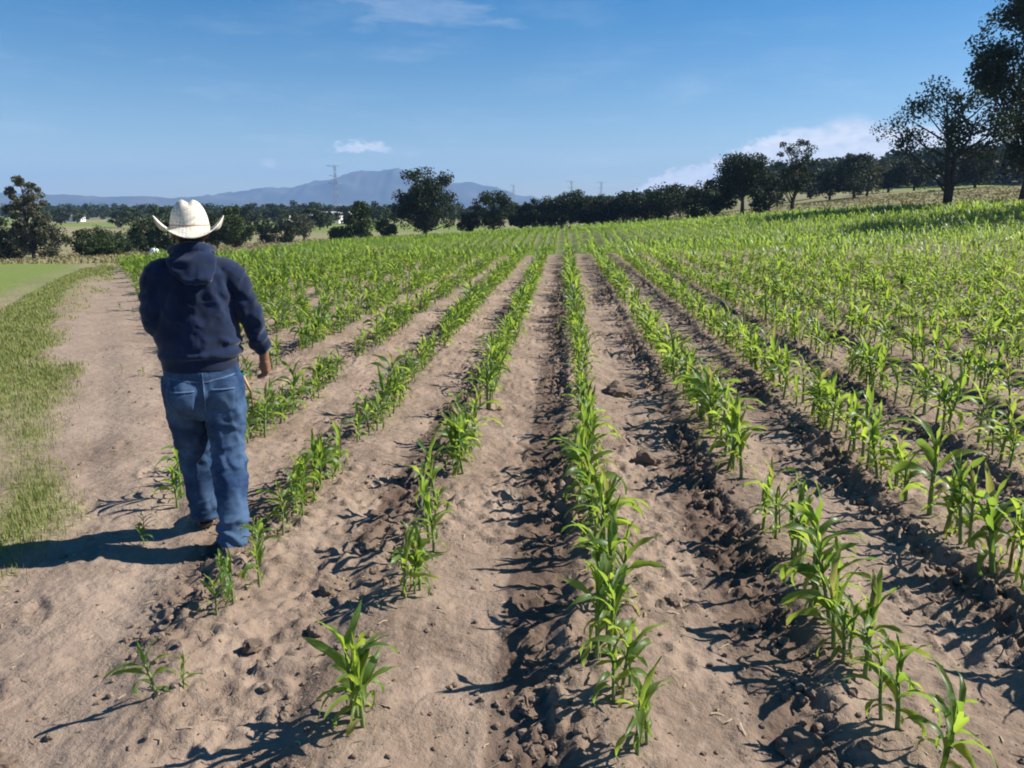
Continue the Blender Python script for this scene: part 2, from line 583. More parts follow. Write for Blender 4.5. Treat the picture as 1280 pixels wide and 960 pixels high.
def grow(start, step, ratio, stop, cap=1e9):
    out_, s = [], step
    p_ = start
    while p_ < stop:
        s = min(s * ratio, cap)
        p_ += s
        out_.append(p_)
    return out_


xs = list(np.arange(-3.0, 3.8, 0.017))
xs = [-(k) for k in grow(3.0, 0.017, 1.035, 6050)][::-1] + xs + grow(xs[-1], 0.017, 1.035, 6050)
ys = list(np.arange(1.5, 5.6, 0.017))
ys2 = []
p_ = ys[-1]
while p_ < 6050:
    p_ += max(0.017, 0.0055 * p_) if p_ < 130 else 0.025 * p_
    ys2.append(p_)
ys = [-k for k in grow(-1.5, 0.02, 1.12, 60)][::-1] + ys + ys2
xs, ys = np.array(xs), np.array(ys)
gx, gy = np.meshgrid(xs, ys)
gz = height(gx, gy)
gu, gv = to_uv(gx, gy)
infield = smooth((gu - field_left(gv)) / 0.35) * field_far(gu, gv)
edge_n = (fbm(gx * 1.1, gy * 0.5, 5, 101, 0.6) - 0.5) * 2.2 * np.clip(gv / 8, 0.5, 2.5)
verge = 1 - smooth((gu - grass_edge(gv) + edge_n * 0.40 + 0.45) / 0.5)
patchy = smooth((fbm((gx + 0.55 * gy) * 1.3, gy * 0.22, 4, 111) - 0.34) / 0.2)
grass_m = verge * patchy * 0.6
dry_m = np.clip(verge * (1 - patchy) * 0.35 + verge * 0.25 + smooth((gv - 13) / 16) * (1 - infield) * 0.55 * smooth((fbm(gx * 1.1, gy * 0.5, 3, 171) - 0.35) / 0.25), 0, 0.9)
# smooth green plot left of the verge
plot = smooth((-9.75 - 0.426 * (gv - 15) - gu) / 0.8) * smooth((gv - 13) / 2) * smooth((40 - gv) / 2)
grass_m = np.maximum(grass_m, plot * 0.95)
dry_m = dry_m * (1 - plot)
# outside the field and the near verge: dry pasture, green plots in the valley
outside = (1 - infield) * smooth((gv - 30) / 6)
cells = fbm(gx / 60, gy / 60, 3, 121)
greenish = smooth((cells - 0.47) / 0.10) * smooth((gv - 130) / 30)
right_p = smooth((gu - 25) / 10) * 0.45 * smooth((fbm(gx / 5, gy / 5, 4, 131) - 0.35) / 0.3)
near_mix = 0.40 * smooth((fbm(gx / 4, gy / 4, 3, 141) - 0.4) / 0.2)
grass_m = np.where(outside > 0.5, np.maximum(np.maximum(np.maximum(greenish * 0.9, right_p), near_mix), plot), grass_m)
dry_m = np.where(outside > 0.5, 0.85 * (1 - plot), dry_m)
ggap = smooth((gv - 27) / 16) * infield            # weeds between the rows far off
grass_m = np.maximum(grass_m, ggap * 0.72)
d_row = row_offset(gx)
moist_shade = infield * (smooth((fbm(gx * 0.9, gy * 0.45, 3, 151) - 0.52) / 0.14) * np.exp(-((d_row + 0.36) / 0.16) ** 2) * 0.75
                   + np.exp(-((d_row + 0.19) / 0.12) ** 2) * 0.55 * smooth((fbm(gx * 2.2, gy * 1.6, 3, 155) - 0.3) / 0.3))  # furrow-edge band: shade of the ridge flank painted into the soil colour
moist_shade = np.maximum(moist_shade, 0.35 * (1 - infield) * smooth((fbm(gx * 0.8, gy * 0.8, 4, 161) - 0.55) / 0.12) * smooth((30 - gv) / 10))
track = (1 - infield) * (1 - verge) * smooth((34 - gv) / 8) * (0.55 + 0.45 * smooth((fbm(gx * 1.5, gy * 0.6, 4, 181) - 0.35) / 0.3))
cover = np.stack([grass_m, dry_m, np.clip(moist_shade, 0, 1), track], -1).reshape(-1, 4)
ny_, nx_ = gx.shape
ii, jj = np.meshgrid(np.arange(ny_ - 1), np.arange(nx_ - 1), indexing="ij")
k0 = ii * nx_ + jj
quads = np.stack([k0, k0 + 1, k0 + nx_ + 1, k0 + nx_], -1).reshape(-1, 4)
me = mesh_data("ground", np.stack([gx, gy, gz], -1).reshape(-1, 3), [quads], True, None, {"cover": cover})
ground = tag(link_mesh("ground", me, M_GROUND), "bare brown soil of the field and the dirt path beside it", "ground", None, "structure")
del gx, gy, gz, gu, gv, cover

# ------------------------------------------------------------------ far mountains
HF = 960 / math.cos(PITCH)             # focal length (photo pixels) along the horizon


def at(px, v):
    """point at forward distance v seen near the horizon at photo column px"""
    u = (px - 640) / HF * v
    return to_xy(u, v)


M_MTN = simple_mat("mountain_slopes", (0.045, 0.055, 0.045), (0.115, 0.105, 0.080), 0.004, 0.95, coords="Object")


def mountain(name, prof, v0, depth, label, rough, seed):
    pxs = np.linspace(prof[0][0], prof[-1][0], 260)
    top = np.interp(pxs, [a for a, _ in prof], [b for _, b in prof])
    hh = (260 - top) / HF * v0 + CAM_H + 8
    hh = hh + (fbm(pxs / 9.0, pxs * 0, 4, seed) - 0.5) * rough * (hh > 12)
    tt = np.linspace(-1, 1, 41)
    u = (pxs - 640) / HF * v0
    U, T = np.meshgrid(u, tt)
    H_ = np.tile(hh, (41, 1))
    V = v0 + T * depth
    spur = fbm(U / 260 + T * 0.6, T * 2.2 + U / 900, 4, seed + 3) - 0.5
    Z = -8.5 + H_ * np.clip(1 - np.abs(T) ** 1.25, 0, 1) * (1 + 0.75 * spur * np.abs(T) * (1 - np.abs(T)) * 4.2)
    X, Y = to_xy(U, V)
    n1, n2 = X.shape
    a, b_ = np.meshgrid(np.arange(n1 - 1), np.arange(n2 - 1), indexing="ij")
    k = a * n2 + b_
    q = np.stack([k, k + 1, k + n2 + 1, k + n2], -1).reshape(-1, 4)
    return tag(link_mesh(name, mesh_data(name, np.stack([X, Y, Z], -1).reshape(-1, 3), [q]), M_MTN), label, "mountain", None, "structure")


mountain("mountain_range", [(130, 262), (180, 252), (240, 247), (290, 241), (320, 237), (345, 236), (375, 234), (400, 227), (420, 224), (440, 217), (458, 213.5), (475, 215), (490, 214.5), (497, 211.5), (508, 216), (525, 224), (545, 234), (558, 232), (572, 229), (590, 228), (603, 232), (622, 236), (645, 243), (665, 245), (690, 250), (740, 257), (800, 260)],
         5200, 620, "blue twin-peaked mountain ridge on the horizon", 26, 3)
mountain("foothills", [(-420, 258), (-200, 244), (-60, 240), (0, 241), (40, 243), (90, 244), (130, 246), (180, 245), (215, 248), (260, 247), (320, 251), (400, 253), (480, 255), (560, 257), (640, 259)],
         4200, 420, "low purple foothills along the left horizon", 7, 8)

# ------------------------------------------------------------------ corn
def leaf_strip(rg, base, azim, length, width, el0, el1, segs, fold=0.35, twist=0.0, wave=0.0):
    tt = np.linspace(0, 1, segs + 1)
    ela = el0 + (el1 - el0) * tt ** 1.25
    st = length / segs
    p_ = np.array(base, float)
    v = []
    for i, tcur in enumerate(tt):
        e = ela[i]
        a = azim + twist * tcur * 0.5
        dirv = np.array([math.cos(a) * math.cos(e), math.sin(a) * math.cos(e), math.sin(e)])
        if i: p_ = p_ + dirv * st
        side = np.array([-math.sin(a), math.cos(a), 0.0])
        up = np.cross(dirv, side)
        if up[2] < 0 and e > -1.2: up = -up
        ct, stt = math.cos(twist * tcur), math.sin(twist * tcur)
        side = side * ct + up * stt
        w = width * (0.42 + 0.58 * min(1, tcur / 0.35)) * (1 - max(0, (tcur - 0.35) / 0.65) ** 1.7) + 0.0008
        wv = wave * math.sin(tcur * 15 + azim * 3)
        lift = abs(w) * fold
        v += [p_ - side * w / 2 + up * (lift + wv), p_, p_ + side * w / 2 + up * (lift - wv)]
    q = []
    for i in range(segs):
        k = i * 3
        q += [(k, k + 1, k + 4, k + 3), (k + 1, k + 2, k + 5, k + 4)]
    return np.array(v), np.array(q)


def corn_variant(seed, segs=8, n_leaf=7, stalk_sides=6, h=0.30):
    rg = np.random.default_rng(seed)
    lv, sv, info = Bag(), Bag(), []
    lean = rg.normal(0, 0.06, 2)
    pts = [np.array([lean[0] * z * z * 3, lean[1] * z * z * 3, z]) for z in np.linspace(-0.03, h, 6)]
    sv.tube(pts, [0.0085, 0.0085, 0.008, 0.007, 0.0055, 0.003], stalk_sides)
    a0 = rg.uniform(0, 6.28)
    for i in range(n_leaf):
        f = i / (n_leaf - 1)
        z = h * (0.22 + 0.76 * f)
        base = np.array([lean[0] * z * z * 3, lean[1] * z * z * 3, z])
        azm = a0 + i * math.pi + rg.normal(0, 0.38)
        L = (0.078 + 0.145 * math.sin(math.pi * (0.12 + 0.70 * f))) * rg.uniform(0.75, 1.2)
        wd = (0.013 + 0.018 * math.sin(math.pi * (0.1 + 0.75 * f))) * rg.uniform(0.85, 1.2)
        e0 = R(56 + 28 * f + rg.normal(0, 8))
        e1 = R(-105 + 145 * f + rg.normal(0, 34))
        if i == 0 and rg.random() < 0.7: e0, e1 = R(15), R(-110)
        v, q = leaf_strip(rg, base, azm, L, wd, e0, e1, segs, 0.30, rg.normal(0, 0.9), 0.004)
        lv.add(v, q)
        a_ = np.zeros((len(v), 4)); a_[1::3, 0] = 1.0; a_[:, 3] = 1
        if i == 0: a_[:, 1] = 0.85 * rg.random()
        a_[-6:, 1] = np.maximum(a_[-6:, 1], 0.6 * (rg.random() < 0.25))
        info.append(a_)
    return sv, lv, np.concatenate(info)


near_var = []
for k in range(16):
    s_, l_, a_ = corn_variant(100 + k, 9, 8 + k % 3, 7, 0.20 + 0.018 * (k % 5))
    dl_ = l_.data("leaves")
    at_ = dl_.attributes.new("leafinfo", "FLOAT_COLOR", "POINT")
    at_.data.foreach_set("color", a_.astype(np.float32).ravel())
    near_var.append((s_.data("stalk"), dl_))
mid_var = []
for k in range(10):
    s_, l_, a_ = corn_variant(300 + k, 4, 8, 3, 0.20 + 0.018 * (k % 5))
    V_ = np.concatenate(s_.v + l_.v)
    off = s_.n
    Q_ = np.concatenate([np.concatenate(s_.q), np.concatenate(l_.q) + off])
    mid_var.append((V_, Q_))
far_var = []
for k in range(8):
    rg = np.random.default_rng(500 + k)
    B_ = Bag()
    a0 = rg.uniform(0, 6.28)
    for i in range(6):
        f = i / 5
        a = a0 + i * math.pi + rg.normal(0, 0.5)
        L, wd = rg.uniform(0.14, 0.24), rg.uniform(0.03, 0.05)
        z0 = 0.05 + 0.18 * f
        sd = np.array([-math.sin(a), math.cos(a), 0]) * wd / 2
        out_v = np.array([math.cos(a), math.sin(a), 0])
        p0 = np.array([0, 0, z0]); p1 = p0 + out_v * L * 0.4 + np.array([0, 0, L * (0.35 + 0.25 * f)])
        p2 = p1 + out_v * L * 0.45 + np.array([0, 0, L * (-0.35 + 0.6 * f)])
        B_.add(np.array([p0 - sd * .5, p0 + sd * .5, p1 - sd, p1 + sd, p2]), [(0, 1, 3, 2)], [(2, 3, 4)])
    far_var.append((np.concatenate(B_.v), np.concatenate(B_.q), np.concatenate(B_.t)))

# hand placed foreground plants: (x, y, scale) on the ground, row by row
FRONT = {
    -1.5: [(-1.44, 2.36, 0.78), (-1.37, 2.42, 0.45), (-1.47, 2.92, 0.62), (-1.44, 3.02, 0.85), (-1.50, 3.10, 0.7), (-1.38, 3.17, 0.8), (-1.47, 3.42, 0.82), (-1.53, 3.52, 0.75)],
    -0.68: [(-0.68, 2.27, 1.05), (-0.65, 2.23, 0.95), (-0.68, 3.08, 0.85), (-0.63, 3.17, 0.9), (-0.70, 3.33, 0.7)],
    0.19: [(0.26, 2.16, 0.85), (0.20, 2.42, 0.8), (0.23, 2.46, 0.9), (0.15, 2.66, 1.0), (0.20, 2.69, 1.05), (0.23, 2.73, 0.9)],
    1.16: [(1.17, 2.10, 0.95), (1.14, 2.33, 1.0), (1.15, 2.64, 1.1), (1.09, 2.70, 0.9), (1.10, 2.83, 1.15), (1.14, 3.0, 1.2), (1.07, 3.06, 1.1)],
    2.13: [(2.15, 3.45, 0.85), (2.11, 3.8, 0.75), (2.06, 4.25, 1.15), (2.14, 4.33, 1.0)],
}
FRONT_END = {-1.5: 3.6, -0.68: 3.55, 0.19: 2.9, 1.16: 3.2, 2.13: 4.5}
plants = []                            # x, y, scale, row index (or -1)
for ri, rx in enumerate(ROWS):
    key = round(float(rx), 2)
    fr = FRONT.get(key)
    if fr:
        for x, y, s in fr:
            plants.append((x, y, s * (1.04 if rx > -1.2 else 0.86), ri))
            if (int(y * 100) + ri) % 3 and rx > -1.2:
                plants.append((x + 0.035 - 0.07 * (int(y * 100) % 2), y + 0.045, s * 0.85, ri))
    y = FRONT_END.get(key, 1.2)
    rg = np.random.default_rng(1000 + ri)
    gap_p = 0.04 if rx > -1.7 else 0.10
    while y < 125:
        sp_ = (0.20 if y < 9 else 0.19 if y < 30 else 0.15) if rx > 0 else (0.20 if y < 9 else 0.14)
        y += sp_ * rg.uniform(0.55, 1.4)
        if rg.random() < gap_p * 0.8: y += rg.uniform(0.15, 0.7)
        n_h = 1 if y > 26 else rg.choice([1, 2, 3], p=[0.30, 0.45, 0.25])
        for _ in range(n_h):
            x = rx + rg.normal(0, 0.035)
            yy = y + rg.normal(0, 0.05)
            u, v = to_uv(x, yy)
            if u < field_left(v) + 0.05 or not field_far(u, v): continue
            if v < 1.2: continue
            if abs(u) > 0.74 * v + 2.5: continue
            big = 1.0 + 0.04 * (rx > 1) - 0.24 * (rx < -1.2) * (yy < 9) - 0.10 * (-1.2 < rx < 0)
            big *= 0.92 + 0.3 * float(vnoise(x * 0.35, yy * 0.22, 77))
            plants.append((x, yy, max(0.35, rg.normal(0.97, 0.20)) * big * (1.0 if v > 6 else 0.97), ri))
# stray seedlings on the path
for x, y, s in [(-2.24, 3.72, 0.45), (-2.30, 3.83, 0.40), (-4.55, 7.9, .35), (-4.2, 8.1, .4), (-4.85, 8.0, .3), (-3.9, 8.2, .4), (-7.2, 12.4, .45), (-7.9, 13.2, .4), (-8.3, 14.6, .6), (-8.0, 14.9, .6), (-6.9, 12.9, .4), (-8.9, 16.5, .7), (-8.7, 16.9, .7), (-9.0, 17.3, .6)]:
    plants.append((x, y, s, -1))
plants = np.array(plants)
pu, pv = to_uv(plants[:, 0], plants[:, 1])
zz = height(plants[:, 0], plants[:, 1])
in_view = (np.abs(pu) < 0.66 * pv + 0.12) & (pv > 2.02)
depth_ = np.where(in_view, pv, 1e6)
depth_ = np.where(plants[:, 3] < 0, np.minimum(depth_, 5.0), depth_)
order = np.argsort(depth_)
single = set(order[:296].tolist())

ORD = ["first", "second", "third", "fourth", "fifth", "sixth", "seventh", "eighth", "ninth", "tenth", "eleventh", "twelfth"]


def row_phrase(ri):
    rx = ROWS[ri]
    i0 = int(np.argmin(np.abs(ROWS - 0.19)))
    k = ri - i0
    if k == 0: return "the straight middle row"
    if k == -1: return "the row just left of the middle row"
    if k == -2: return "the row starting at the man's boots"
    if k == -3: return "the row beside the man's hanging hand"
    if k < 0: return f"the {ORD[-k - 4]} row past the man's hanging hand"
    return f"the {ORD[k - 1]} row right of the middle row"


def copy_thing(src, loc, rz, sc):
    c_ = src.copy()
    COL.objects.link(c_)
    c_.location, c_.rotation_euler = loc, (0, 0, rz)
    c_.scale = (sc, sc, sc) if np.isscalar(sc) else sc
    for ch in src.children:
        d_ = ch.copy()
        COL.objects.link(d_)
        d_.parent = c_
        for g_ in ch.children:
            e_ = g_.copy()
            COL.objects.link(e_)
            e_.parent = d_
    return c_


count_in_row, stray_n = {}, 0
protos = [None] * len(near_var)
rg = np.random.default_rng(77)
STRAY_LABEL = ["small pale seedling on the path beside the man's left boot", "dark small seedling just behind the one by the man's left boot"]
for idx in order[:296]:
    x, y, s, ri = plants[idx]
    ri = int(ri)
    k = int(rg.integers(len(near_var)))
    loc, rz = (x, y, zz[idx] - 0.005), rg.uniform(0, 6.28)
    if protos[k] is None:
        o = empty("corn_plant", loc, "x", "corn plant", "young corn plants in the field", rz, float(s))
        for nm, dat, mt in (("stalk", near_var[k][0], M_STALK), ("leaves", near_var[k][1], M_LEAF)):
            link_mesh(nm, dat, mt, o)
        protos[k] = o
    else:
        o = copy_thing(protos[k], loc, rz, float(s) * rg.uniform(0.94, 1.06))
    o.rotation_euler = (rg.normal(0, 0.07), rg.normal(0, 0.07), rz)
    if ri < 0:
        o["label"] = STRAY_LABEL[stray_n] if stray_n < 2 else "stray corn seedling on the dirt path well ahead of the man"
        stray_n += 1
        continue
    c_ = count_in_row.get(ri, 0)
    count_in_row[ri] = c_ + 1
    o["label"] = (f"{ORD[c_]} corn plant from the near end of {row_phrase(ri)}" if c_ < 12
                  else f"young corn plant beyond the twelve nearest in {row_phrase(ri)}")

# every other plant of the field: one mass
VV, QQ, TT, n_ = [], [], [], 0
for idx in order[296:]:
    x, y, s, ri = plants[idx]
    v = pv[idx]
    a = rg.uniform(0, 6.28)
    tx, ty = rg.normal(0, 0.1, 2)
    ca, sa = math.cos(a), math.sin(a)
    if v < 24:
        V0, Q0 = mid_var[int(rg.integers(len(mid_var)))]
        T0 = None
    else:
        V0, Q0, T0 = far_var[int(rg.integers(len(far_var)))]
        s *= 1.0 + 0.15 * min(1, (v - 24) / 40)
    X = (V0[:, 0] * ca - V0[:, 1] * sa + tx * V0[:, 2]) * s + x
    Y = (V0[:, 0] * sa + V0[:, 1] * ca + ty * V0[:, 2]) * s + y
    Z = V0[:, 2] * s + zz[idx]
    VV.append(np.stack([X, Y, Z], 1))
    QQ.append(Q0 + n_)
    if T0 is not None: TT.append(T0 + n_)
    n_ += len(V0)
me = mesh_data("corn_rows", np.concatenate(VV), [np.concatenate(QQ), np.concatenate(TT)])
tag(link_mesh("corn_rows", me, M_LEAF), "the rest of the young corn filling the field up to the trees", "corn", None, "stuff")
print("plants", len(plants), "verts", n_)

# ------------------------------------------------------------------ soil clods, crumbs, straw, grass
def clod_mesh(seed, sub=3):
    bm = bmesh.new()
    bmesh.ops.create_icosphere(bm, subdivisions=sub, radius=1.0)
    rg_ = np.random.default_rng(seed)
    off = rg_.uniform(0, 50, 3)
    for v_ in bm.verts:
        c_ = v_.co
        n1 = float(fbm(np.array([c_.x * 1.3 + off[0] + c_.z]), np.array([c_.y * 1.3 + off[1] - c_.z * 0.7]), 4, seed)[0]) - 0.5
        n2 = float(fbm(np.array([c_.x * 5 + off[1] + c_.z * 4]), np.array([c_.y * 5 + off[2] - c_.z * 3]), 2, seed + 5)[0]) - 0.5
        v_.co = c_ * (1 + 1.1 * n1 + 0.62 * n2)
    V0 = np.array([v_.co[:] for v_ in bm.verts])
    T0 = np.array([[w.index for w in f_.verts] for f_ in bm.faces])
    bm.free()
    return V0, T0


CL = [clod_mesh(40 + k) for k in range(6)]
clod_data = [mesh_data("soil_clod", a, [b], False) for a, b in CL]
for d_ in clod_data: d_.materials.append(M_CLOD)
# (x, y, size, label)
CLODS = [(0.80, 2.27, 0.062, "largest soil clod, near the bottom between the middle row and the row right of it"),
         (0.50, 3.17, 0.042, "pointed soil clod in the bare strip just right of the middle row"),
         (0.62, 5.2, 0.085, "big dark soil clod far up the strip right of the middle row"),
         (0.55, 7.2, 0.12, "long dark soil heap, the farthest in the strip right of the middle row"),
         (-0.08, 2.21, 0.034, "small rounded soil clod at the bottom left of the middle row"),
         (0.46, 2.04, 0.03, "small clod at the lower edge right of the middle row"),
         (-1.02, 2.86, 0.034, "dark clod in the crumbly strip left of the nearest corn in the second row"),
         (-1.08, 3.2, 0.038, "dark clod in the crumbly strip ahead of the man's right boot"),
         (-1.22, 2.72, 0.036, "blocky clod on the crumbly strip by the man's row"),
         (-0.88, 5.2, 0.05, "dark clod beside the row just left of the middle row"),
         (1.72, 3.35, 0.04, "soil clod between the two rows on the right"),
         (0.78, 3.75, 0.045, "broken soil clod against the first row right of the middle row"),
         (-1.80, 2.05, 0.04, "crumbled clod with dry roots at the lower left of the dirt path")]
for i, (x, y, s, lab) in enumerate(CLODS):
    o = bpy.data.objects.new("soil_clod", clod_data[i % 6])
    COL.objects.link(o)
    o.location = (x, y, hz(x, y) + s * 0.05)
    o.scale = (s * 1.15, s * 1.0, s * 0.8)
    o.rotation_euler = (0, 0, i * 1.3)
    tag(o, lab, "clod", "soil clods between the rows")

CLS = [clod_mesh(80 + k, 2) for k in range(5)]
CLT = [clod_mesh(90 + k, 1) for k in range(5)]
rg = np.random.default_rng(5)
VV, TT, n_ = [], [], 0
cnt = 0
cx = rg.uniform(-6, 9, 260000); cy_ = 1.6 + 12 * rg.uniform(0, 1, 260000) ** 1.8
cu, cv = to_uv(cx, cy_)
dd = row_offset(cx + (vnoise(cy_ * 1.7, cx * 0.6, 31) - 0.5) * 0.12)
pat = vnoise(cx * 1.1 + 7, cy_ * 0.9, 41)
fieldness = smooth((cu - field_left(cv)) / 0.35)
prob = fieldness * (np.exp(-((dd + 0.21) / 0.11) ** 2) * smooth((pat - 0.1) / 0.5) * 0.9 + 0.10) + (1 - fieldness) * 0.03 * (cu > grass_edge(cv))
keep = np.nonzero((rg.random(260000) < prob) & (np.abs(cu) < 0.72 * cv + 0.6))[0][:24000]
czz = height(cx[keep], cy_[keep])
for j, i in enumerate(keep):
    s = 0.0030 + (0.019 if abs(dd[i] + 0.21) < 0.16 else 0.010) * rg.random() ** 5
    V0, T0 = (CLS if s > 0.007 else CLT)[int(rg.integers(5))]
    a = rg.uniform(0, 6.28)
    ca, sa = math.cos(a), math.sin(a)
    VV.append(np.stack([(V0[:, 0] * ca - V0[:, 1] * sa) * s + cx[i], (V0[:, 0] * sa + V0[:, 1] * ca) * s + cy_[i], V0[:, 2] * s * 0.75 + czz[j] + s * 0.2], 1))
    TT.append(T0 + n_)
    n_ += len(V0)
tag(link_mesh("soil_crumbs", mesh_data("soil_crumbs", np.concatenate(VV), [np.concatenate(TT)], False), M_CLOD), "loose soil crumbs scattered along the furrows", "soil crumbs", None, "stuff")

# straw and root bits lying on the soil
VV, QQ, n_ = [], [], 0
N = 2600
cx = rg.uniform(-5, 6, N); cy_ = 1.7 + 9 * rg.uniform(0, 1, N) ** 1.7
czz = height(cx, cy_)
for i in range(N):
    L, w = rg.uniform(0.012, 0.06), rg.uniform(0.0012, 0.003)
    a = rg.uniform(0, 6.28)
    dv = np.array([math.cos(a), math.sin(a), rg.normal(0, 0.12)]) * L
    sd = np.array([-math.sin(a), math.cos(a), 0.4]) * w
    p0 = np.array([cx[i], cy_[i], czz[i] + 0.006])
    mid = p0 + dv * 0.5 + np.array([rg.normal(0, .004), rg.normal(0, .004), 0.003])
    VV.append(np.array([p0 - sd, p0 + sd, mid + sd, mid - sd, p0 + dv + sd, p0 + dv - sd]))
    QQ += [np.array([[0, 1, 2, 3], [3, 2, 4, 5]]) + n_]
    n_ += 6
tag(link_mesh("straw_litter", mesh_data("straw_litter", np.concatenate(VV), [np.concatenate(QQ)]), M_STRAW), "bits of dry straw and root lying on the bare soil", "straw", None, "stuff")


def blades(name, pts, hmin, hmax, wd, mat, label, seed, per=1, spread=0.0):
    rg_ = np.random.default_rng(seed)
    P_ = np.repeat(np.asarray(pts), per, axis=0)
    P_ = P_ + rg_.normal(0, 1, P_.shape) * spread
    n = len(P_)
    Zb = height(P_[:, 0], P_[:, 1])
    a = rg_.uniform(0, 6.28, n)
    hgt_ = rg_.uniform(hmin, hmax, n) * (0.6 + 0.8 * vnoise(P_[:, 0] * 2, P_[:, 1] * 2, seed))
    dist = np.hypot(P_[:, 0], P_[:, 1])
    w = wd * np.maximum(1, dist / 6)
    lean = rg_.uniform(0.1, 0.8, n) * hgt_
    d = np.stack([np.cos(a), np.sin(a)], 1)
    s_ = np.stack([-np.sin(a), np.cos(a)], 1) * w[:, None]
    b0 = np.concatenate([P_ - s_, (Zb - 0.01)[:, None]], 1)
    b1 = np.concatenate([P_ + s_, (Zb - 0.01)[:, None]], 1)
    m0 = np.concatenate([P_ + d * (lean * 0.3)[:, None] - s_ * 0.8, (Zb + hgt_ * 0.6)[:, None]], 1)
    m1 = np.concatenate([P_ + d * (lean * 0.3)[:, None] + s_ * 0.8, (Zb + hgt_ * 0.6)[:, None]], 1)
    tp = np.concatenate([P_ + d * lean[:, None], (Zb + hgt_ * 0.95)[:, None]], 1)
    V_ = np.stack([b0, b1, m1, m0, tp], 1).reshape(-1, 3)
    k = np.arange(n) * 5
    q = np.stack([k, k + 1, k + 2, k + 3], 1)
    tr = np.stack([k + 3, k + 2, k + 4], 1)
    return tag(link_mesh(name, mesh_data(name, V_, [q, tr]), mat), label, "grass", None, "stuff")


def verge_points(n, seed, thresh, vmax, vmin=1.6):
    rg_ = np.random.default_rng(seed)
    v = vmin + (vmax - vmin) * rg_.random(n) ** 1.8
    ge = grass_edge(v)
    u = ge + 0.2 - (0.66 * v + 0.8 + ge).clip(0.3, 9) * rg_.random(n)
    x, y = to_xy(u, v)
    en = (fbm(x * 1.1, y * 0.5, 5, 101, 0.6) - 0.5) * 2.2 * np.clip(v / 8, 0.5, 2.5)
    vg = 1 - smooth((u - ge + en * 0.40 + 0.45) / 0.5)
    pt = smooth((fbm((x + 0.55 * y) * 1.3, y * 0.22, 4, 111) - 0.34) / 0.2)
    plot_ = (-9.75 - 0.426 * (v - 15) - u > -0.1) & (v > 13.5)
    k = (rg_.random(n) < vg * (pt * 0.9 + 0.12)) & ~plot_
    return np.stack([x[k], y[k]], 1)


blades("verge_grass", verge_points(30000, 21, 0, 32), 0.015, 0.06, 0.0022, M_GRASS, "green grass growing along the left side of the dirt path", 22, 3, 0.035)
blades("dry_grass", verge_points(9000, 23, 0, 34), 0.015, 0.075, 0.0018, M_DRY, "dry yellow grass mixed into the verge", 24, 2, 0.04)
# pasture beyond the field: ragged tufts
rg = np.random.default_rng(31)
pp = []
for _ in range(16000):
    v = rg.uniform(30, 135)
    s = rg.uniform(-0.68, 0.70)
    u = s * v
    if field_far(u, v) and u > field_left(v): continue
    if v < 41 and u < -9.5 - 0.426 * (v - 15): continue
    pp.append(to_xy(u, v))
blades("pasture_grass", pp, 0.06, 0.22, 0.006, M_DRY, "dry tufted pasture around the edge of the corn field", 33, 2, 0.25)

# ------------------------------------------------------------------ trees
def leaf_cloud(bag, centres, radii, per, size, rg_, flat=0.8):
    n = len(centres) * per
    C_ = np.repeat(np.asarray(centres), per, axis=0)
    Rr = np.repeat(np.asarray(radii), per)
    d = rg_.normal(0, 1, (n, 3)); d /= np.linalg.norm(d, axis=1)[:, None]
    rr = Rr * rg_.random(n) ** 0.45
    P_ = C_ + d * rr[:, None] * np.array([1, 1, flat])
    a = rg_.normal(0, 1, (n, 3)); a /= np.linalg.norm(a, axis=1)[:, None]
    b = np.cross(a, rg_.normal(0, 1, (n, 3))); b /= np.linalg.norm(b, axis=1)[:, None] + 1e-9
    s = size * rg_.uniform(0.6, 1.3, n)[:, None]
    a, b = a * s, b * s * 0.6
    V_ = np.stack([P_ - a, P_ - b, P_ + a, P_ + b], 1).reshape(-1, 3)
    k = np.arange(n) * 4
    bag.add(V_, np.stack([k, k + 1, k + 2, k + 3], 1))


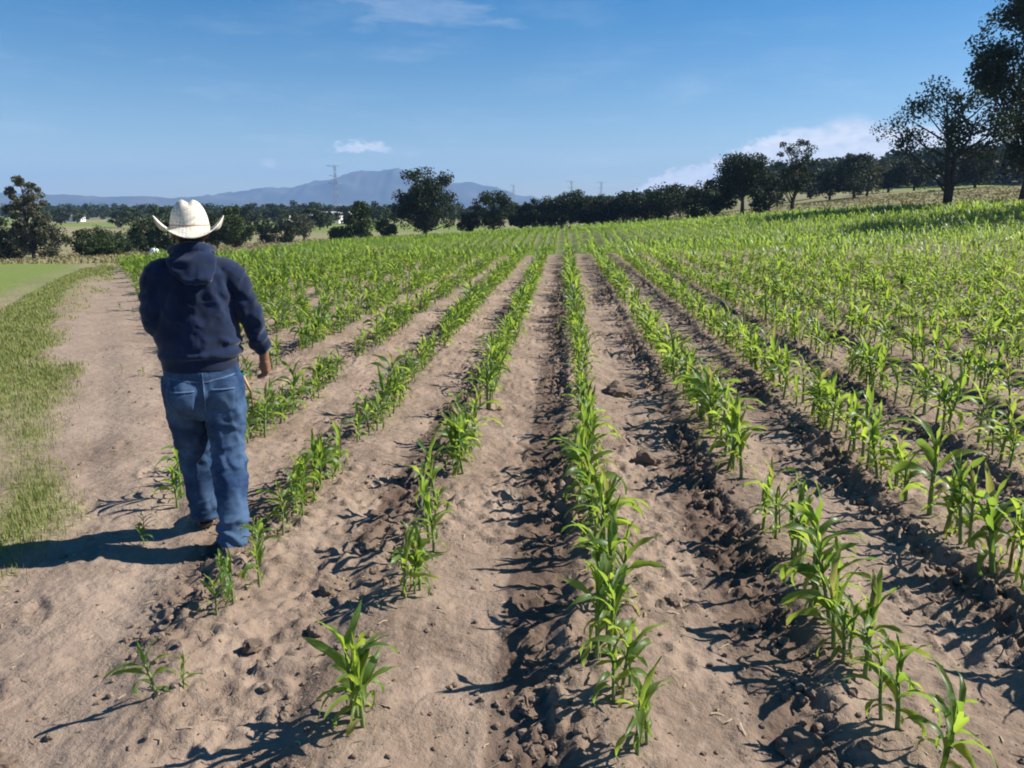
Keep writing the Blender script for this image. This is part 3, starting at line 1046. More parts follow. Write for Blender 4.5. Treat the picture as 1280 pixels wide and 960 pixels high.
def grow_tree(seed, H, W, trunk_h=0.25, lobes=26, per=110, leaf=0.16, clump=0.16, shape="round", fork=1, tr=0.035, gap=0.0):
    """returns trunk bag, crown bag for a tree of height H and crown width W standing at the origin"""
    rg_ = np.random.default_rng(seed)
    tb, cb = Bag(), Bag()
    th = H * trunk_h
    r0 = H * tr
    cz0, cz1 = H * trunk_h * 0.75, H
    ch = (cz1 - cz0) / 2
    cs, rs = [], []
    for i in range(lobes):
        for _ in range(30):
            q = rg_.uniform(-1, 1, 3)
            n2 = np.linalg.norm(q)
            if 0.30 < n2 < 1.0: break
        x, y, z = q
        if shape == "round": w = W / 2 * (1.0 if z > -0.3 else 0.9)
        elif shape == "cone": w = W / 2 * (1.05 - 0.75 * (z + 1) / 2)
        elif shape == "umbrella": w = W / 2 * (0.55 + 0.45 * (z + 1) / 2); z = 1 - (1 - z) * 0.75
        elif shape == "column": w = W / 2 * (0.85 - 0.25 * z)
        else: w = W / 2 * (0.7 + 0.5 * vnoise(np.array([z * 2.0 + seed]), np.array([math.atan2(y, x) * 1.2]), seed)[0])
        c_ = np.array([x * w, y * w, cz0 + ch * (z + 1)])
        r_ = clump * W * rg_.uniform(0.65, 1.25)
        c_[2] = min(c_[2], H - r_ * 0.6)
        cs.append(c_); rs.append(r_)
    # trunk and limbs to the clumps
    tops = []
    for f in range(fork):
        a = f * 2 * math.pi / max(fork, 1) + rg_.uniform(0, 1)
        sp_ = 0.0 if fork == 1 else W * 0.13
        k = [np.array([0, 0, -0.25]), np.array([0.02 * H * math.cos(a) * (fork > 1), 0.02 * H * math.sin(a) * (fork > 1), th * 0.45])]
        end = np.array([sp_ * math.cos(a), sp_ * math.sin(a), H * 0.72])
        for tt in (0.35, 0.65, 1.0):
            k.append(k[1] + (end - k[1]) * tt + rg_.normal(0, 0.012 * H, 3) * np.array([1, 1, 0.2]))
        rad = r0 * (1 if fork == 1 else 0.72)
        tb.tube(k, [rad * 1.35, rad, rad * 0.72, rad * 0.45, rad * 0.16], 8)
        tops.append(k)
    for c_ in cs:
        if rg_.random() < 0.35: continue
        k = tops[int(rg_.integers(len(tops)))]
        zf = float(np.clip((c_[2] - H * 0.28) / H, 0.12, 0.62)) * H
        zs = [q[2] for q in k]
        b0 = np.array([np.interp(zf, zs, [q[i] for q in k]) for i in range(3)])
        mid = b0 * 0.5 + c_ * 0.5 + np.array([0, 0, -0.03 * H]) + rg_.normal(0, 0.015 * H, 3)
        tb.tube([b0, mid, c_], [r0 * 0.34, r0 * 0.2, r0 * 0.06], 5, cap=False)
    cs, rs = np.array(cs), np.array(rs)
    if gap: keep_ = rg_.random(len(cs)) > gap; cs, rs = cs[keep_], rs[keep_]
    leaf_cloud(cb, cs, rs, per, leaf, rg_)
    return tb, cb


def put_tree(px, v, H, W, label, name="tree", cat="tree", mat=None, group=None, seed=1, dx=0.0, **kw):
    x, y = at(px, v)
    tb, cb = grow_tree(seed, H, W, **kw)
    o = empty(name, (x, y, hz(x, y) - 0.1), label, cat, group)
    link_mesh("trunk", tb.data("trunk"), M_BARK, o)
    link_mesh("crown", cb.data("crown", False), mat or M_CROWN, o)
    return o


EDGE = "trees along the field edge"
# right side, nearest
put_tree(1183, 66, 10.6, 12.0, "open-crowned tree with a forked trunk standing right of the field, sky showing through", seed=3, trunk_h=0.44, lobes=54, per=120, leaf=0.13, clump=0.095, shape="ragged", fork=2, tr=0.032, gap=0.12)
put_tree(1280, 70, 20.0, 11.5, "tallest dark tree cut off by the upper right corner of the picture", seed=5, trunk_h=0.12, lobes=130, per=210, leaf=0.16, clump=0.134, shape="ragged", tr=0.022)
put_tree(990, 90, 8.6, 5.6, "slim tree with a thin airy crown standing alone in front of the white cloud", seed=8, trunk_h=0.33, lobes=49, per=90, leaf=0.12, clump=0.112, shape="ragged", tr=0.026)
put_tree(928, 97, 7.6, 7.6, "dark flat-topped tree with layered branches left of the slim airy tree", seed=11, trunk_h=0.2, lobes=58, per=120, leaf=0.15, clump=0.157, shape="umbrella", group=EDGE)
put_tree(955, 99, 5.0, 4.6, "low dark tree squeezed between the flat-topped tree and the slim airy tree", seed=12, trunk_h=0.12, lobes=37, per=100, leaf=0.16, clump=0.190, group=EDGE)
put_tree(895, 100, 5.4, 5.0, "rounded dark tree just left of the flat-topped layered tree", seed=13, trunk_h=0.15, lobes=37, per=100, leaf=0.16, clump=0.190, group=EDGE)
put_tree(870, 104, 4.4, 4.2, "short dark tree at the foot of the cloud's left slope", seed=14, trunk_h=0.12, lobes=34, per=100, leaf=0.16, clump=0.202, group=EDGE)
put_tree(836, 112, 5.2, 6.4, "broad dark tree under the lower left tip of the white cloud", seed=15, trunk_h=0.1, lobes=46, per=110, leaf=0.17, clump=0.190, group=EDGE)
# dark line in the middle
LINE = [(806, 118, 4.2, 5.0, "low wide tree at the right end of the dark middle tree line"),
        (783, 120, 4.6, 4.8, "rounded tree second from the right end of the dark middle tree line"),
        (760, 121, 4.4, 4.6, "bushy dark tree where the distant corn rows meet the tree line"),
        (738, 123, 4.7, 4.8, "dark tree right of the highest tree in the middle tree line"),
        (714, 123, 6.2, 5.6, "highest tree of the dark middle tree line"),
        (690, 123, 5.0, 4.8, "dark tree left of the highest tree in the middle tree line"),
        (668, 123, 5.0, 4.6, "rounded tree at the left end of the dark middle tree line"),
        (650, 123, 4.0, 3.6, "short tree leaning out at the left end of the middle tree line")]
for i, (px, v, H, W, lab) in enumerate(LINE):
    put_tree(px, v, H, W, lab, seed=30 + i, trunk_h=0.12, lobes=43, per=95, leaf=0.18, clump=0.190, group=EDGE)
put_tree(617, 120, 6.3, 5.8, "medium round tree between the big round tree and the tree line", seed=41, trunk_h=0.16, lobes=49, per=110, leaf=0.17, clump=0.168, group=EDGE)
put_tree(585, 122, 3.6, 3.4, "small dark tree tucked right of the big round tree", seed=42, trunk_h=0.12, lobes=31, per=90, leaf=0.17, clump=0.202, group=EDGE)
put_tree(531, 112, 9.9, 9.0, "big round dark tree in front of the mountain peak", seed=43, trunk_h=0.13, lobes=87, per=150, leaf=0.17, clump=0.140, shape="ragged", group=EDGE)
put_tree(483, 116, 3.7, 3.2, "small tree just left of the big round tree", seed=44, trunk_h=0.2, lobes=31, per=90, leaf=0.16, clump=0.190, mat=M_CROWN_G, group=EDGE)
put_tree(449, 102, 5.3, 4.2, "oval green tree at the foot of the nearest pylon", seed=45, trunk_h=0.15, lobes=43, per=110, leaf=0.15, clump=0.179, shape="column", mat=M_CROWN_G, group=EDGE)
put_tree(424, 104, 2.5, 3.0, "low round bush left of the oval tree by the pylon", name="bush", cat="bush", seed=46, trunk_h=0.05, lobes=26, per=90, leaf=0.15, clump=0.224, mat=M_CROWN_G, group=EDGE)
# left
put_tree(34, 78, 8.6, 3.7, "tall grey-green tree with a thin ragged crown at the left edge", seed=51, trunk_h=0.10, lobes=81, per=110, leaf=0.13, clump=0.134, shape="ragged", mat=M_CROWN_Y, tr=0.022)
put_tree(4, 80, 4.4, 4.0, "dark thicket at the very left edge below the grey-green tree", name="bush", cat="bush", seed=52, trunk_h=0.03, lobes=37, per=100, leaf=0.14, clump=0.190)
put_tree(58, 79, 3.4, 3.4, "grey scrub at the right foot of the tall grey-green tree", name="bush", cat="bush", seed=53, trunk_h=0.02, lobes=34, per=100, leaf=0.12, clump=0.190, mat=M_CROWN_Y)
put_tree(110, 76, 3.0, 3.9, "dark round bush left of the man, beyond the path's end", name="bush", cat="bush", seed=54, trunk_h=0.02, lobes=43, per=120, leaf=0.11, clump=0.190, mat=M_CROWN_G)
put_tree(136, 70, 1.5, 1.9, "small bush leaning against the dark round bush on its right", name="bush", cat="bush", seed=55, trunk_h=0.02, lobes=26, per=90, leaf=0.10, clump=0.224, mat=M_CROWN_G)
put_tree(182, 96, 4.6, 4.0, "dark tree behind the white sheet, left of the man's hat", seed=56, trunk_h=0.08, lobes=43, per=100, leaf=0.15, clump=0.190, mat=M_CROWN_G)
put_tree(206, 92, 4.2, 3.4, "dark tree directly behind the left side of the man's hat", seed=57, trunk_h=0.08, lobes=37, per=100, leaf=0.15, clump=0.190)
put_tree(150, 120, 3.6, 7.0, "wide low scrub tree behind the dark round bush", seed=58, trunk_h=0.08, lobes=46, per=90, leaf=0.16, clump=0.157, mat=M_CROWN_G)
put_tree(292, 98, 5.2, 4.6, "broad green tree just right of the man's hat", seed=59, trunk_h=0.06, lobes=49, per=110, leaf=0.15, clump=0.179, mat=M_CROWN_G)
put_tree(268, 104, 4.8, 3.6, "dark tree partly hidden behind the right brim of the man's hat", seed=60, trunk_h=0.06, lobes=37, per=100, leaf=0.15, clump=0.190)
put_tree(330, 128, 4.0, 3.4, "dark tree on the green plot right of the man's hat", seed=61, trunk_h=0.12, lobes=34, per=90, leaf=0.16, clump=0.202)
put_tree(353, 122, 3.2, 3.4, "rounded dark bush at the field edge midway between hat and pylon", seed=62, trunk_h=0.08, lobes=31, per=90, leaf=0.16, clump=0.202)
put_tree(378, 130, 4.4, 3.8, "brownish thin tree left of the nearest pylon", seed=63, trunk_h=0.2, lobes=34, per=70, leaf=0.15, clump=0.179, mat=M_CROWN_Y)
# right, behind the pasture
for i, (px, v, H, W, lab) in enumerate([(1036, 140, 6.0, 5.6, "dark tree on the pasture right of the slim airy tree"),
                                        (1066, 132, 7.2, 6.6, "dense dark tree in the middle of the pasture below the wooded hill"),
                                        (1082, 138, 6.6, 6.0, "greyish tree right behind the dense dark pasture tree"),
                                        (1108, 150, 6.6, 6.6, "dark tree just left of the forked tree's crown"),
                                        (1140, 150, 6.0, 7.0, "dark tree seen under the forked tree's left branches"),
                                        (1215, 130, 6.5, 7.0, "dark tree seen between the forked trunk and the tallest tree"),
                                        (1012, 160, 5.0, 5.5, "low dark tree behind the slim airy tree")]):
    put_tree(px, v, H, W, lab, seed=70 + i, trunk_h=0.14, lobes=43, per=95, leaf=0.19, clump=0.179, mat=M_CROWN_Y if i == 2 else M_CROWN)

put_tree(1420, 50, 15.0, 11.0, "spreading tree just outside the right edge whose shadow falls across the field", seed=81, trunk_h=0.2, lobes=50, per=120, leaf=0.2, clump=0.15)
# small trees scattered over the valley: copies of four kinds
proto_trees = []
for i in range(4):
    tb, cb = grow_tree(90 + i, 6.0, 5.6, trunk_h=0.1, lobes=22, per=55, leaf=0.30, clump=0.18, shape=["round", "ragged", "round", "column"][i])
    proto_trees.append((tb.data("trunk"), cb.data("crown", False)))
rg = np.random.default_rng(4)
vt_proto = [None] * 4
VAL = [(75, 240, 1.1), (98, 300, 1.2), (112, 420, 1.6), (128, 430, 1.5), (143, 440, 1.6), (160, 430, 1.5), (176, 450, 1.6), (190, 350, 1.5), (205, 300, 1.2), (222, 280, 1.3), (150, 210, .9), (165, 190, .9), (312, 260, 1.1), (326, 330, 1.3), (338, 300, 1.2), (346, 240, 1.1), (358, 330, 1.3), (372, 300, 1.2), (382, 360, 1.5), (392, 330, 1.5), (402, 380, 1.5), (410, 300, 1.1), (366, 170, .8), (388, 200, .9), (398, 170, .8), (408, 190, .8), (430, 240, 1.2), (440, 300, 1.2), (470, 300, 1.3), (476, 220, 1.1), (490, 260, 1.2), (60, 380, 1.5), (84, 390, 1.4), (300, 400, 1.6), (315, 420, 1.5), (285, 380, 1.5), (262, 360, 1.5), (245, 400, 1.6), (230, 330, 1.3), (560, 300, 1.2), (575, 330, 1.3), (598, 300, 1.2), (640, 300, 1.3), (655, 330, 1.3), (20, 360, 1.5), (45, 300, 1.2), (-30, 300, 1.3), (355, 420, 1.6), (370, 430, 1.7), (428, 420, 1.6), (445, 430, 1.6), (462, 440, 1.6), (415, 430, 1.7), (340, 430, 1.6), (505, 420, 1.6), (200, 200, 1.0), (232, 190, 1.0), (250, 230, 1.1), (308, 190, .9), (700, 180, 1.1), (730, 200, 1.3), (760, 190, 1.2), (790, 200, 1.3), (820, 190, 1.3), (850, 190, 1.3), (680, 170, 1.1)]
for i, (px, v, s) in enumerate(VAL):
    k = i % 4
    x, y = at(px + rg.normal(0, 2), v)
    loc = (x, y, hz(x, y) - 0.15)
    sc = (s * rg.uniform(0.85, 1.2), s * rg.uniform(0.85, 1.2), s * rg.uniform(0.75, 1.0))
    where = "behind the middle tree line" if px > 640 else ("on the valley floor left of the man" if px < 215 else "on the valley floor between the man and the big round tree" if px > 255 else "on the valley floor behind the man's hat")
    if vt_proto[k] is None:
        o = empty("valley_tree", loc, "small distant dark tree " + where, "tree", "small distant trees on the valley floor", 0, sc)
        link_mesh("trunk", proto_trees[k][0], M_BARK, o)
        link_mesh("crown", proto_trees[k][1], M_CROWN_G if k % 2 else M_CROWN, o)
        vt_proto[k] = o
    else:
        o = copy_thing(vt_proto[k], loc, rg.uniform(0, 6.28), sc)
        o["label"] = "small distant dark tree " + where

# far-off woods: one mass each
def wood(name, area, n, size, label, seed, mat=None):
    rg_ = np.random.default_rng(seed)
    cb = Bag()
    cs, rs = [], []
    for _ in range(n):
        u, v = area(rg_)
        x, y = to_xy(u, v)
        z = hz(x, y)
        for _k in range(5):
            cs.append((x + rg_.normal(0, size * 0.4), y + rg_.normal(0, size * 0.4), z + size * rg_.uniform(0.25, 1.0)))
            rs.append(size * rg_.uniform(0.3, 0.55))
    leaf_cloud(cb, cs, rs, 26, size * 0.16, rg_)
    return tag(link_mesh(name, cb.data(name, False), mat or M_CROWN), label, "wood", None, "stuff")


def hill_area(r_):
    while True:
        u, v = r_.uniform(70, 330), r_.uniform(230, 350)
        if u / v > 0.28: return u, v


wood("wooded_hill", hill_area, 420, 6.0, "far wood covering the low hill behind the pasture", 3)
wood("far_woods", lambda r_: (r_.uniform(-620, 250), 520 + 160 * r_.random() ** 2), 420, 7.0, "dark band of woods far across the valley", 4, M_CROWN_G)

# ------------------------------------------------------------------ pylons
M_STEEL = simple_mat("galvanised_steel", (0.28, 0.29, 0.30), (0.36, 0.37, 0.38), 0.3, 0.5)


def pylon(px, v, H, label):
    x, y = at(px, v)
    o = empty("pylon", (x, y, hz(x, y)), label, "pylon", "power pylons in the distance", R(20))
    B_ = Bag()
    w0, w1, hw = H * 0.10, H * 0.018, H * 0.62
    lv = np.linspace(0, 1, 9)
    wd = lambda t_: w0 + (w1 - w0) * min(1, t_ / 0.7)
    th = 0.07 + H * 0.0010
    for sx in (-1, 1):
        for sy in (-1, 1):
            B_.tube([(sx * wd(q), sy * wd(q), q * H) for q in lv], th, 4)
    for a, b_ in zip(lv[:-1], lv[1:]):
        for s in (-1, 1):
            B_.tube([(-wd(a), s * wd(a), a * H), (wd(b_), s * wd(b_), b_ * H)], th * 0.6, 4)
            B_.tube([(wd(a), s * wd(a), a * H), (-wd(b_), s * wd(b_), b_ * H)], th * 0.6, 4)
            B_.tube([(s * wd(a), -wd(a), a * H), (s * wd(b_), wd(b_), b_ * H)], th * 0.6, 4)
    link_mesh("tower", B_.data("tower"), M_STEEL, o)
    for zf, sp_ in ((0.985, 0.17), (0.80, 0.12), (0.66, 0.14)):
        A_ = Bag()
        for s in (-1, 1):
            A_.tube([(-sp_ * H, 0, zf * H), (0, s * w1, zf * H - 0.02 * H), (sp_ * H, 0, zf * H)], th * 0.8, 4)
            A_.tube([(-sp_ * H, 0, zf * H), (0, s * w1, zf * H + 0.012 * H), (sp_ * H, 0, zf * H)], th * 0.6, 4)
        link_mesh("cross_arm", A_.data("cross_arm"), M_STEEL, o)
    return o


pylon(421, 620, 40, "nearest and largest steel pylon in front of the mountain slope")
pylon(642, 1250, 45, "thin steel pylon standing at the right foot of the mountain")
pylon(714, 1000, 42, "steel pylon poking up behind the highest tree of the middle tree line")
pylon(751, 1150, 46, "rightmost thin pylon above the middle tree line")

# ------------------------------------------------------------------ far houses
M_WALLW = simple_mat("white_render", (0.72, 0.71, 0.68), (0.82, 0.81, 0.79), 0.8, 0.9)
M_ROOF = simple_mat("roof_sheet", (0.40, 0.38, 0.36), (0.55, 0.53, 0.50), 0.6, 0.7)
M_DARK = simple_mat("dark_opening", (0.02, 0.02, 0.025), (0.04, 0.04, 0.05), 3, 0.3)


def house(px, v, L, D_, H, label, rz, gable=True):
    x, y = at(px, v)
    o = empty("house", (x, y, hz(x, y) - 0.2), label, "house", "white houses across the valley", rz)
    B_ = Bag(); B_.box((0, 0, H / 2), (L, D_, H)); link_mesh("wall", B_.data("wall", False), M_WALLW, o)
    B_ = Bag()
    if gable:
        e = 0.4
        a, b_ = L / 2 + e, D_ / 2 + e
        v_ = np.array([[-a, -b_, H], [a, -b_, H], [a, b_, H], [-a, b_, H], [-a, 0, H + D_ * 0.22], [a, 0, H + D_ * 0.22]]) + np.array([0, 0, 0.003])
        B_.add(v_, [(0, 1, 5, 4), (2, 3, 4, 5), (0, 3, 2, 1)], [(0, 4, 3), (1, 2, 5)])
    else:
        B_.box((0, 0, H + 0.13), (L + 0.3, D_ + 0.3, 0.25))
    link_mesh("roof", B_.data("roof", False), M_ROOF if gable else M_WALLW, o)
    B_ = Bag(); B_.box((L * 0.1, -D_ / 2 - 0.03, 1.05), (0.95, 0.06, 2.1)); link_mesh("door", B_.data("door", False), M_DARK, o)
    for xx in (-0.3, 0.34):
        B_ = Bag(); B_.box((L * xx, -D_ / 2 - 0.03, H * 0.55), (1.3, 0.06, 1.1)); link_mesh("window", B_.data("window", False), M_DARK, o)


house(349, 470, 13, 7, 3.4, "long white house on the skyline right of the man's hat", 0.1, False)
house(413, 455, 10, 7, 4.2, "white house on the skyline just left of the nearest pylon", -0.2, False)
house(397, 262, 6, 5, 2.8, "small white house below the skyline left of the pylon's foot", 0.3)
house(411, 268, 8, 5, 3.0, "pale low house at the pylon's foot", 0.0)
house(426, 275, 6, 5, 3.0, "small white house just right of the pylon's foot", -0.3)
house(92, 330, 6.5, 5, 2.4, "bright white house behind the dark round bush", 0.15)
house(77, 340, 6.5, 5, 2.2, "low white house left of the one behind the dark round bush", 0.0, False)
house(234, 300, 6.0, 5, 2.6, "white house hidden partly behind the man's hat", 0.0, False)

# white sheet over a low heap at the far end of the path
M_SHEET = simple_mat("white_sheet", (0.78, 0.79, 0.80), (0.86, 0.86, 0.86), 4, 0.5)
x, y = at(187, 66)
tt = np.linspace(0, 1, 9); ang = np.linspace(0, 2 * np.pi, 28, endpoint=False)
B_ = Bag()
rr_ = []
for q in tt:
    wob = 1 + 0.10 * np.sin(ang * 5 + q * 2) + 0.05 * np.sin(ang * 9)
    rr_.append(np.stack([np.cos(ang) * 0.62 * wob * (1 - q ** 2.2) ** 0.5 + 0.1 * q, np.sin(ang) * 0.6 * wob * (1 - q ** 2.2) ** 0.5, 0.95 * q ** 0.8 + np.zeros_like(ang)], 1))
V_ = np.concatenate(rr_)
i_, j_ = np.meshgrid(np.arange(8), np.arange(28), indexing="ij")
B_.add(V_, np.stack([i_ * 28 + j_, i_ * 28 + (j_ + 1) % 28, (i_ + 1) * 28 + (j_ + 1) % 28, (i_ + 1) * 28 + j_], -1).reshape(-1, 4))
o = link_mesh("draped_sheet", B_.data("draped_sheet"), M_SHEET)
o.scale = (0.60, 0.60, 0.55)
o.location = (x, y, hz(x, y) - 0.02)
tag(o, "small white plastic sheet draped over a low heap at the far end of the path", "sheet")

# ------------------------------------------------------------------ the man
M_SKIN = simple_mat("skin", (0.22, 0.105, 0.065), (0.29, 0.145, 0.09), 20, 0.55)
M_HAIR = simple_mat("hair", (0.012, 0.010, 0.009), (0.03, 0.025, 0.02), 60, 0.6, 0.003, 200)
M_HOOD = simple_mat("navy_fleece", (0.0038, 0.0110, 0.036), (0.0075, 0.0210, 0.064), 9, 0.9, 0.0015, 260, 0.15, 0.25)
M_RIB = simple_mat("navy_rib", (0.0045, 0.0085, 0.028), (0.008, 0.014, 0.042), 9, 0.9, 0.001, 260, 0.15, 0.2)
M_BOOT = simple_mat("brown_leather", (0.040, 0.022, 0.014), (0.09, 0.052, 0.032), 14, 0.55, 0.002)
M_SOLE = simple_mat("boot_sole", (0.05, 0.035, 0.025), (0.09, 0.065, 0.05), 14, 0.85)
M_STITCH_GLINT = simple_mat("stitch_hem_highlight", (0.060, 0.105, 0.185), (0.095, 0.150, 0.245), 40, 0.8)  # seam stitching, and the painted highlight on the pocket tops

m, t, out = new_mat("denim")
M_DENIM = m
p = nd(t, "ShaderNodeBsdfPrincipled")
co = nd(t, "ShaderNodeTexCoord").outputs["Object"]
f1 = noise_of(t, co, 4.5, 5, 0.6)
f2 = noise_of(t, co, 240, 2)
c = mixc(t, sstep(t, f1, 0.36, 0.66), (0.014, 0.036, 0.092), (0.072, 0.126, 0.222))
c = mixc(t, math_node(t, "MULTIPLY", sstep(t, f2, 0.4, 0.65), 0.2), c, (0.085, 0.15, 0.27))
t.links.new(c, p.inputs["Base Color"])
p.inputs["Roughness"].default_value = 0.9
p.inputs["Specular IOR Level"].default_value = 0.15
t.links.new(p.outputs[0], out.inputs[0])

m, t, out = new_mat("straw_hat")
M_HAT = m
p = nd(t, "ShaderNodeBsdfPrincipled")
co = nd(t, "ShaderNodeTexCoord").outputs["Object"]
mp = nd(t, "ShaderNodeMapping")
mp.inputs["Rotation"].default_value = (0.3, 0.5, 0.785)
t.links.new(co, mp.inputs[0])
ck = nd(t, "ShaderNodeTexChecker")
ck.inputs["Scale"].default_value = 70
t.links.new(mp.outputs[0], ck.inputs["Vector"])
f1 = noise_of(t, co, 26, 4)
c = mixc(t, sstep(t, f1, 0.35, 0.65), (0.68, 0.62, 0.50), (0.80, 0.76, 0.66))
c = mixc(t, math_node(t, "MULTIPLY", ck.outputs["Fac"], math_node(t, "MULTIPLY", sstep(t, f1, 0.40, 0.56), 0.75)), c, (0.42, 0.37, 0.28))
t.links.new(c, p.inputs["Base Color"])
p.inputs["Roughness"].default_value = 0.7
b = nd(t, "ShaderNodeBump")
b.inputs["Distance"].default_value = 0.002
t.links.new(ck.outputs["Fac"], b.inputs["Height"])
t.links.new(b.outputs[0], p.inputs["Normal"])
t.links.new(p.outputs[0], out.inputs[0])


def fuse(bag, voxel, smooth_it=6, disp=None):
    """one continuous surface from overlapping tubes and rings"""
    me0 = bag.data("tmp")
    o_ = bpy.data.objects.new("tmp", me0)
    COL.objects.link(o_)
    rm = o_.modifiers.new("r", "REMESH")
    rm.mode, rm.voxel_size, rm.use_smooth_shade = "VOXEL", voxel, True
    sm = o_.modifiers.new("s", "SMOOTH")
    sm.factor, sm.iterations = 0.5, smooth_it
    dg = bpy.context.evaluated_depsgraph_get()
    me1 = bpy.data.meshes.new_from_object(o_.evaluated_get(dg))
    bpy.data.objects.remove(o_)
    n = len(me1.vertices)
    co_ = np.empty(n * 3, np.float32); me1.vertices.foreach_get("co", co_)
    no_ = np.empty(n * 3, np.float32); me1.vertices.foreach_get("normal", no_)
    co_, no_ = co_.reshape(-1, 3).astype(float), no_.reshape(-1, 3)
    if disp is not None:
        co_ = co_ + no_ * disp(co_)[:, None]
        me1.vertices.foreach_set("co", co_.astype(np.float32).ravel())
    me1.polygons.foreach_set("use_smooth", np.ones(len(me1.polygons), bool))
    me1.update()
    return me1


MX, MY = -1.875, 3.80
HEAD = R(-26.3)                        # heading from +Y towards +X
man_z = hz(MX, MY)
man = empty("person", (MX, MY, man_z), "man walking away in a navy hoodie, blue jeans and pale straw cowboy hat", "person", None, -HEAD)


def lerp_path(pts, n=9):
    """smooth path and radii through (x, y, z, r) joints"""
    P_ = np.array(pts, float)
    tt_ = np.linspace(0, len(P_) - 1, n)
    out_ = []
    for q in tt_:
        i = min(int(q), len(P_) - 2)
        f = q - i
        p0, p1, p2, p3 = P_[max(i - 1, 0)], P_[i], P_[i + 1], P_[min(i + 2, len(P_) - 1)]
        out_.append(0.5 * ((2 * p1) + (-p0 + p2) * f + (2 * p0 - 5 * p1 + 4 * p2 - p3) * f * f + (-p0 + 3 * p1 - 3 * p2 + p3) * f ** 3))
    out_ = np.array(out_)
    return out_[:, :3], out_[:, 3]


R_ARM = [(0.09, -0.005, 1.47, 0.055), (0.165, -0.01, 1.445, 0.072), (0.225, -0.025, 1.33, 0.066), (0.268, -0.025, 1.21, 0.056), (0.296, 0.0, 1.11, 0.050), (0.318, 0.035, 1.015, 0.044)]
L_ARM = [(-0.08, -0.005, 1.47, 0.055), (-0.150, -0.01, 1.445, 0.072), (-0.185, -0.01, 1.34, 0.068), (-0.195, 0.0, 1.21, 0.058), (-0.165, 0.11, 1.17, 0.050), (-0.11, 0.23, 1.18, 0.043)]
R_LEG = [(0.092, -0.01, 0.90, 0.112), (0.100, -0.03, 0.74, 0.106), (0.098, -0.06, 0.52, 0.080), (0.098, -0.10, 0.42, 0.080), (0.092, -0.18, 0.24, 0.075), (0.086, -0.235, 0.045, 0.073)]
L_LEG = [(-0.085, 0.0, 0.90, 0.112), (-0.086, 0.06, 0.74, 0.106), (-0.072, 0.135, 0.52, 0.086), (-0.064, 0.155, 0.42, 0.080), (-0.056, 0.155, 0.25, 0.075), (-0.046, 0.150, 0.075, 0.070)]

# body: one continuous figure, head to feet
bd = Bag()
bd.rings([(0, 0, 0.80, 0.14, 0.095), (0, 0, 0.90, 0.165, 0.11), (0, 0.01, 1.0, 0.165, 0.11), (0, 0.01, 1.15, 0.160, 0.115), (0, 0, 1.32, 0.165, 0.11), (0, 0, 1.43, 0.15, 0.085), (0.003, 0, 1.49, 0.075, 0.062), (0.005, 0.012, 1.56, 0.056, 0.060), (0.006, 0.022, 1.62, 0.054, 0.060)])
for path in (R_ARM, L_ARM):
    q = [(a, b_, c_, r_ - 0.018) for a, b_, c_, r_ in path]
    bd.tube(*lerp_path(q, 12), sides=14)
for path in (R_LEG, L_LEG):
    q = [(a, b_, c_, r_ - 0.022) for a, b_, c_, r_ in path]
    bd.tube(*lerp_path(q, 14), sides=16)
for fx, fy in ((0.085, -0.235), (-0.050, 0.155)):
    bd.tube([(fx, fy - 0.035, 0.05), (fx, fy + 0.06, 0.045), (fx, fy + 0.15, 0.035)], [0.036, 0.038, 0.028], 12)
HC = np.array([0.008, 0.035, 1.655])
bd.rings([(HC[0], HC[1] + 0.030, 1.545, 0.030, 0.030), (HC[0], HC[1] + 0.022, 1.565, 0.048, 0.058), (HC[0], HC[1] + 0.012, 1.60, 0.062, 0.078), (HC[0], HC[1], 1.65, 0.072, 0.092), (HC[0], HC[1] - 0.004, 1.70, 0.074, 0.096), (HC[0], HC[1] - 0.004, 1.735, 0.062, 0.082), (HC[0], HC[1] - 0.004, 1.757, 0.035, 0.045)], 22)
bd.rings([(HC[0], HC[1] + 0.100, 1.622, 0.014, 0.012), (HC[0], HC[1] + 0.104, 1.632, 0.015, 0.016), (HC[0], HC[1] + 0.094, 1.66, 0.010, 0.012), (HC[0], HC[1] + 0.088, 1.675, 0.007, 0.008)], 10)      # nose
bd.tube([(HC[0] - 0.022, HC[1] + 0.088, 1.596), (HC[0], HC[1] + 0.094, 1.598), (HC[0] + 0.022, HC[1] + 0.088, 1.596)], [0.005, 0.009, 0.005], 8)   # mouth
for s in (-1, 1):
    bd.tube([(HC[0] + s * 0.012, HC[1] + 0.088, 1.682), (HC[0] + s * 0.032, HC[1] + 0.086, 1.686), (HC[0] + s * 0.05, HC[1] + 0.072, 1.680)], [0.008, 0.010, 0.007], 8)   # brow
    bd.rings([(HC[0] + s * 0.076, HC[1] - 0.008, 1.615, 0.007, 0.010), (HC[0] + s * 0.081, HC[1] - 0.010, 1.635, 0.009, 0.016), (HC[0] + s * 0.085, HC[1] - 0.016, 1.66, 0.010, 0.020), (HC[0] + s * 0.082, HC[1] - 0.012, 1.675, 0.007, 0.012)], 10)   # ear


